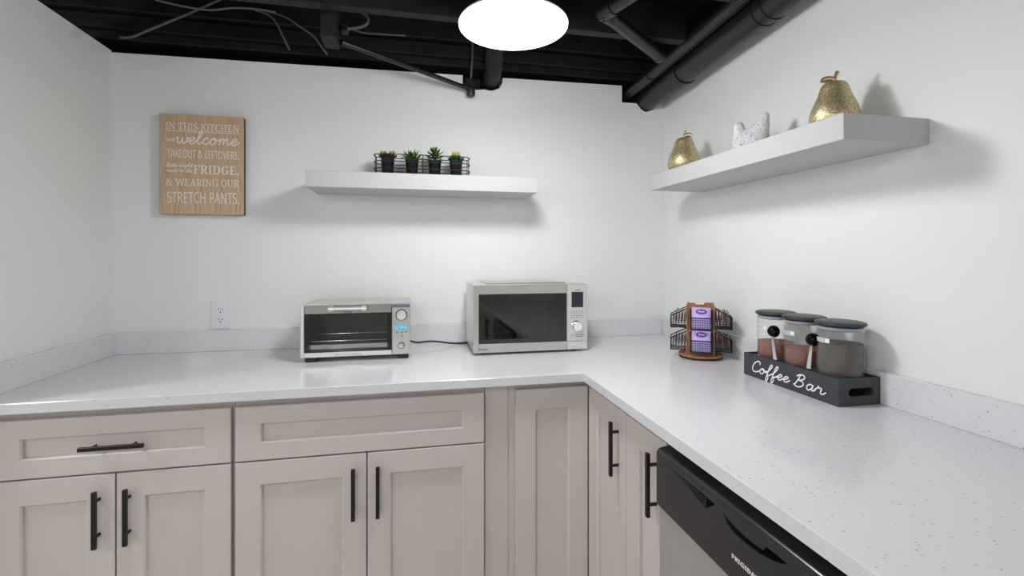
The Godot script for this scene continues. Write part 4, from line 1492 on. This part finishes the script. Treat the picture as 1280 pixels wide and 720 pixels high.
func planter() -> void:
	var y := 1.6028
	var zc := 0.120
	var x0 := -1.3345
	var x1 := -0.9520
	var t := thing("plant_basket", "long black wire basket holding four small potted succulents", "basket", Vector3((x0 + x1) / 2, y, zc))
	var loop := func(yy: float) -> Array:
		var out := []
		var r := 0.038
		for s in [[x1 - r, zc + 0.043 - r, 0.0], [x0 + r, zc + 0.043 - r, 0.5], [x0 + r, zc - 0.043 + r, 1.0], [x1 - r, zc - 0.043 + r, 1.5]]:
			for k in 6:
				var a: float = PI * s[2] + (PI / 2) * k / 5.0
				out.append(Vector3(s[0] + r * cos(a), yy, s[1] + r * sin(a)))
		return out
	for h in [0.003, 0.032, 0.060, 0.087]:
		var b := mb()
		b.tube(loop.call(y + h), 0.0019, 6, true)
		part(b, "hoop", M.wire, t)
	var ring: Array = loop.call(y)
	for k in [2, 9, 14, 21]:
		var b := mb()
		b.tube([ring[k] + Vector3(0, 0.001, 0), ring[k] + Vector3(0, 0.087, 0)], 0.0019, 6)
		part(b, "upright", M.wire, t)
	for s in [-1.0, 1.0]:
		var b := mb()
		b.tube([Vector3((x0 + x1) / 2, y + 0.001, zc + s * 0.043), Vector3((x0 + x1) / 2, y + 0.087, zc + s * 0.043)], 0.0019, 6)
		part(b, "upright", M.wire, t)
	for k in 5:
		var b := mb()
		var zz := zc - 0.03 + 0.015 * k
		b.tube([Vector3(x0 + 0.012, y + 0.0015, zz), Vector3(x1 - 0.012, y + 0.0015, zz)], 0.0014, 6)
		part(b, "floor_wire", M.wire, t)
	# four succulents
	var green := paint(Color(0.24, 0.38, 0.14), 0.45)
	var bright := paint(Color(0.37, 0.52, 0.18), 0.45)
	var lime := paint(Color(0.70, 0.72, 0.28), 0.5)
	var olive := paint(Color(0.55, 0.60, 0.32), 0.5)
	var red := paint(Color(0.30, 0.17, 0.14), 0.5)
	var grey_green := paint(Color(0.36, 0.44, 0.24), 0.5)
	var dark_green := paint(Color(0.15, 0.26, 0.10), 0.5)
	var xs := [-1.2815, -1.1862, -1.0950, -1.0085]
	var labels := ["small potted succulent with dark red leaves and pale green buds", "small potted spiky agave with pointed green leaves", "small potted succulent with tiers of narrow grey green leaves", "small potted succulent with yellow green tips over dark leaves"]
	for k in 4:
		var c := Vector3(xs[k], y + 0.0032, zc)
		t = thing("potted_succulent", labels[k], "plant", c, "succulents in the wire basket")
		var b := mb()
		b.lathe([Vector2(0.0, 0.0), Vector2(0.021, 0.0), Vector2(0.0225, 0.002), Vector2(0.0265, 0.066), Vector2(0.0275, 0.067), Vector2(0.0275, 0.0705), Vector2(0.0245, 0.0705), Vector2(0.024, 0.062)], 28, c)
		part(b, "pot", M.pot, t)
		b = mb()
		b.lathe([Vector2(0.024, 0.064), Vector2(0.0, 0.0655)], 20, c)
		part(b, "soil", M.soil, t)
		var o := c + Vector3(0, 0.064, 0)
		var add := func(dir: Vector3, L: float, w: float, th: float, bend: float, m: Material, lift: float, blunt: bool) -> void:
			var lb := mb()
			leaf(lb, o + Vector3(0, lift, 0) + Vector3(dir.x, 0, dir.z) * 0.003, dir.normalized(), L, w, th, bend, blunt)
			part(lb, "leaf", m, t)
		match k:
			0:
				for j in 11:
					var a := TAU * j / 11 + 0.2
					add.call(Vector3(cos(a), 0.30, sin(a)), 0.040, 0.0085, 0.004, 0.5, red, 0.006, true)
				for j in 7:
					var a := TAU * j / 7
					add.call(Vector3(cos(a), 0.7, sin(a)), 0.028, 0.0080, 0.004, 0.6, red if j % 2 else grey_green, 0.010, true)
				for q in [[-0.016, 0.0], [0.017, 0.004]]:
					for j in 6:
						var a := TAU * j / 6
						var lb := mb()
						leaf(lb, o + Vector3(q[0], 0.016, q[1]), Vector3(cos(a) * 0.7, 1.0, sin(a) * 0.7).normalized(), 0.026, 0.0085, 0.004, 0.5, true)
						part(lb, "bud_leaf", olive if j % 2 else lime, t)
			1:
				for tier in [[10, 0.25, 0.050, 0.0], [9, 0.65, 0.054, 0.3], [6, 1.5, 0.052, 0.1], [3, 4.0, 0.045, 0.5]]:
					for j in tier[0]:
						var a: float = TAU * j / tier[0] + tier[3]
						add.call(Vector3(cos(a), tier[1], sin(a)), tier[2] * rng.randf_range(0.88, 1.1), 0.0058, 0.0022, 0.25, [green, bright, dark_green][j % 3], 0.004, false)
			2:
				for tier in [[8, 0.05, 0.040, 0.0, 0.010], [8, 0.25, 0.042, 0.4, 0.020], [7, 0.45, 0.038, 0.1, 0.032], [6, 0.8, 0.030, 0.3, 0.042]]:
					for j in tier[0]:
						var a: float = TAU * j / tier[0] + tier[3]
						add.call(Vector3(cos(a), tier[1], sin(a)), tier[2] * rng.randf_range(0.9, 1.1), 0.0060, 0.0028, 0.3, [grey_green, green, dark_green][j % 3], tier[4] - 0.004, false)
				var sb := mb()
				sb.tube([o, o + Vector3(0, 0.048, 0)], 0.004, 8)
				part(sb, "stem", grey_green, t)
				for j in 6:
					var a := TAU * j / 6
					add.call(Vector3(cos(a) * 0.6, 1.0, sin(a) * 0.6), 0.020, 0.0060, 0.0035, 0.5, olive, 0.046, true)
			3:
				for j in 10:
					var a := TAU * j / 10
					add.call(Vector3(cos(a), 0.25, sin(a)), 0.038, 0.0080, 0.004, 0.6, dark_green, 0.006, true)
				for j in 9:
					var a := TAU * j / 9 + 0.3
					add.call(Vector3(cos(a), 0.9, sin(a)), 0.030, 0.0085, 0.004, 0.6, green, 0.010, true)
				for j in 7:
					var a := TAU * j / 7
					add.call(Vector3(cos(a) * 0.5, 1.0, sin(a) * 0.5), 0.036, 0.0070, 0.0035, 0.3, lime, 0.014, true)

# ---- ornaments on the right shelf
func pear(c: Vector3, R: float, H: float, tilt: float, leaf_dir: Vector3, label: String) -> void:
	var t := thing("golden_pear", label, "ornament", c, "golden pear ornaments")
	t.rotation.y = tilt
	cur = Vector3.ZERO
	var b := mb()
	var pf := []
	var shape := [[0.0, 0.0], [0.45, 0.0], [0.72, 0.035], [0.90, 0.11], [0.99, 0.22], [1.0, 0.32], [0.95, 0.43], [0.86, 0.54], [0.75, 0.65], [0.65, 0.76], [0.58, 0.86], [0.50, 0.94], [0.36, 0.985], [0.18, 0.995], [0.06, 0.965], [0.0, 0.955]]
	for s in shape:
		pf.append(Vector2(s[0] * R, s[1] * H))
	# smooth the profile
	var fine := []
	for i in pf.size() - 1:
		for j in 4:
			fine.append(pf[i].cubic_interpolate(pf[i + 1], pf[maxi(i - 1, 0)], pf[mini(i + 2, pf.size() - 1)], j / 4.0))
	fine.append(pf[pf.size() - 1])
	for i in fine.size():
		fine[i].x = maxf(fine[i].x, 0.0)
	b.lathe(fine, 48)
	part(b, "pear_body", M.gold, t)
	b = mb()
	b.tube(curve([Vector3(0, H * 0.955, 0), Vector3(0.002, H + 0.012, 0.001), Vector3(0.007, H + 0.026, 0.003)], 4), [0.005, 0.0048, 0.0046, 0.0044, 0.0044, 0.0046, 0.0050, 0.0056, 0.0060], 10)
	part(b, "stem", M.gold_smooth, t)
	b = mb()
	var d := leaf_dir.normalized()
	leaf(b, Vector3(0, H + 0.004, 0), (d + Vector3(0, 0.5, 0)).normalized(), 0.034, 0.0135, 0.0085, -1.1, true)
	part(b, "leaf", M.gold_smooth, t)

func ornaments() -> void:
	var y := 1.6131
	pear(Vector3(-0.146, y, at_x(855, 205, -0.146).z), 0.061, 0.137, 0.0, Vector3(0.8, 0, 0.6), "golden pear ornament on the shelf near the room corner, leaf drooping forward")
	pear(Vector3(-0.105, y, at_x(1043, 140, -0.105).z), 0.057, 0.133, 0.0, Vector3(-0.8, 0, -0.6), "golden pear ornament at the open end of the shelf, away from the corner")
	bird(Vector3(-0.135, y, at_x(938, 175, -0.135).z))

# smooth union of blobs, meshed as surface nets
func bird(c: Vector3) -> void:
	cur = Vector3.ZERO
	var cell := 0.0035
	var lo := Vector3(-0.045, -0.006, -0.070)
	var nx := 26
	var ny := 40
	var nz := 40
	# local: z runs along the shelf (tail towards +z), y up
	var blobs := [[Vector3(0, 0.038, -0.014), Vector3(0, 0.038, 0.014), 0.038, 0.038], [Vector3(0, 0.030, -0.029), Vector3(0, 0.093, -0.0355), 0.025, 0.0165], [Vector3(0, 0.030, 0.023), Vector3(0, 0.113, 0.0440), 0.031, 0.0115], [Vector3(0, 0.048, 0.0), Vector3(0, 0.084, 0.031), 0.031, 0.019]]
	var val := PackedFloat32Array()
	val.resize((nx + 1) * (ny + 1) * (nz + 1))
	var id := func(i: int, j: int, k: int) -> int: return (i * (ny + 1) + j) * (nz + 1) + k
	for i in nx + 1:
		for j in ny + 1:
			for k in nz + 1:
				var p := lo + Vector3(i, j, k) * cell
				var d := 1.0
				for s in blobs:
					var a: Vector3 = s[0]
					var ab: Vector3 = s[1] - a
					var f := clampf((p - a).dot(ab) / ab.length_squared(), 0.0, 1.0)
					var e: float = ((p - a - ab * f) * Vector3(1.15, 1, 1)).length() - lerpf(s[2], s[3], f)
					var h := clampf(0.5 + 0.5 * (d - e) / 0.012, 0.0, 1.0)
					d = lerpf(d, e, h) - 0.012 * h * (1.0 - h)
				d = maxf(d, -p.y)                       # flat foot
				val[id.call(i, j, k)] = d
	var at := {}
	var pos := []
	for i in nx:
		for j in ny:
			for k in nz:
				var sum := Vector3.ZERO
				var cnt := 0
				for e in [[0, 0, 0, 1, 0, 0], [0, 0, 0, 0, 1, 0], [0, 0, 0, 0, 0, 1], [1, 0, 0, 1, 1, 0], [1, 0, 0, 1, 0, 1], [0, 1, 0, 1, 1, 0], [0, 1, 0, 0, 1, 1], [0, 0, 1, 1, 0, 1], [0, 0, 1, 0, 1, 1], [1, 1, 0, 1, 1, 1], [1, 0, 1, 1, 1, 1], [0, 1, 1, 1, 1, 1]]:
					var a: float = val[id.call(i + e[0], j + e[1], k + e[2])]
					var b2: float = val[id.call(i + e[3], j + e[4], k + e[5])]
					if (a < 0.0) != (b2 < 0.0):
						var f := a / (a - b2)
						sum += Vector3(e[0], e[1], e[2]).lerp(Vector3(e[3], e[4], e[5]), f)
						cnt += 1
				if cnt:
					at[Vector3i(i, j, k)] = pos.size()
					pos.append(lo + (Vector3(i, j, k) + sum / cnt) * cell)
	var grad := func(p: Vector3) -> Vector3:
		var q := ((p - lo) / cell).round()
		var i := clampi(int(q.x), 1, nx - 1)
		var j := clampi(int(q.y), 1, ny - 1)
		var k := clampi(int(q.z), 1, nz - 1)
		return Vector3(val[id.call(i + 1, j, k)] - val[id.call(i - 1, j, k)], val[id.call(i, j + 1, k)] - val[id.call(i, j - 1, k)], val[id.call(i, j, k + 1)] - val[id.call(i, j, k - 1)]).normalized()
	var norm := []
	for p in pos:
		norm.append(grad.call(p))
	var b := MB.new()
	for key in at:
		var i: int = key.x
		var j: int = key.y
		var k: int = key.z
		for ax in 3:
			var st := Vector3i.ZERO
			st[ax] = 1
			var a: float = val[id.call(i, j, k)]
			var b2: float = val[id.call(i + st.x, j + st.y, k + st.z)]
			if (a < 0.0) == (b2 < 0.0):
				continue
			var u := Vector3i.ZERO
			u[(ax + 1) % 3] = 1
			var w := Vector3i.ZERO
			w[(ax + 2) % 3] = 1
			if not (at.has(key - u) and at.has(key - w) and at.has(key - u - w)):
				continue
			var q := [at[key], at[key - u], at[key - u - w], at[key - w]]
			b.tri(pos[q[0]], pos[q[1]], pos[q[2]], norm[q[0]], norm[q[1]], norm[q[2]])
			b.tri(pos[q[0]], pos[q[2]], pos[q[3]], norm[q[0]], norm[q[2]], norm[q[3]])
	var o := single(b, "bird_figurine", M.stone, "white weathered stone bird figurine between the two golden pears", "figurine", c)
	o.rotation.y = 0.62
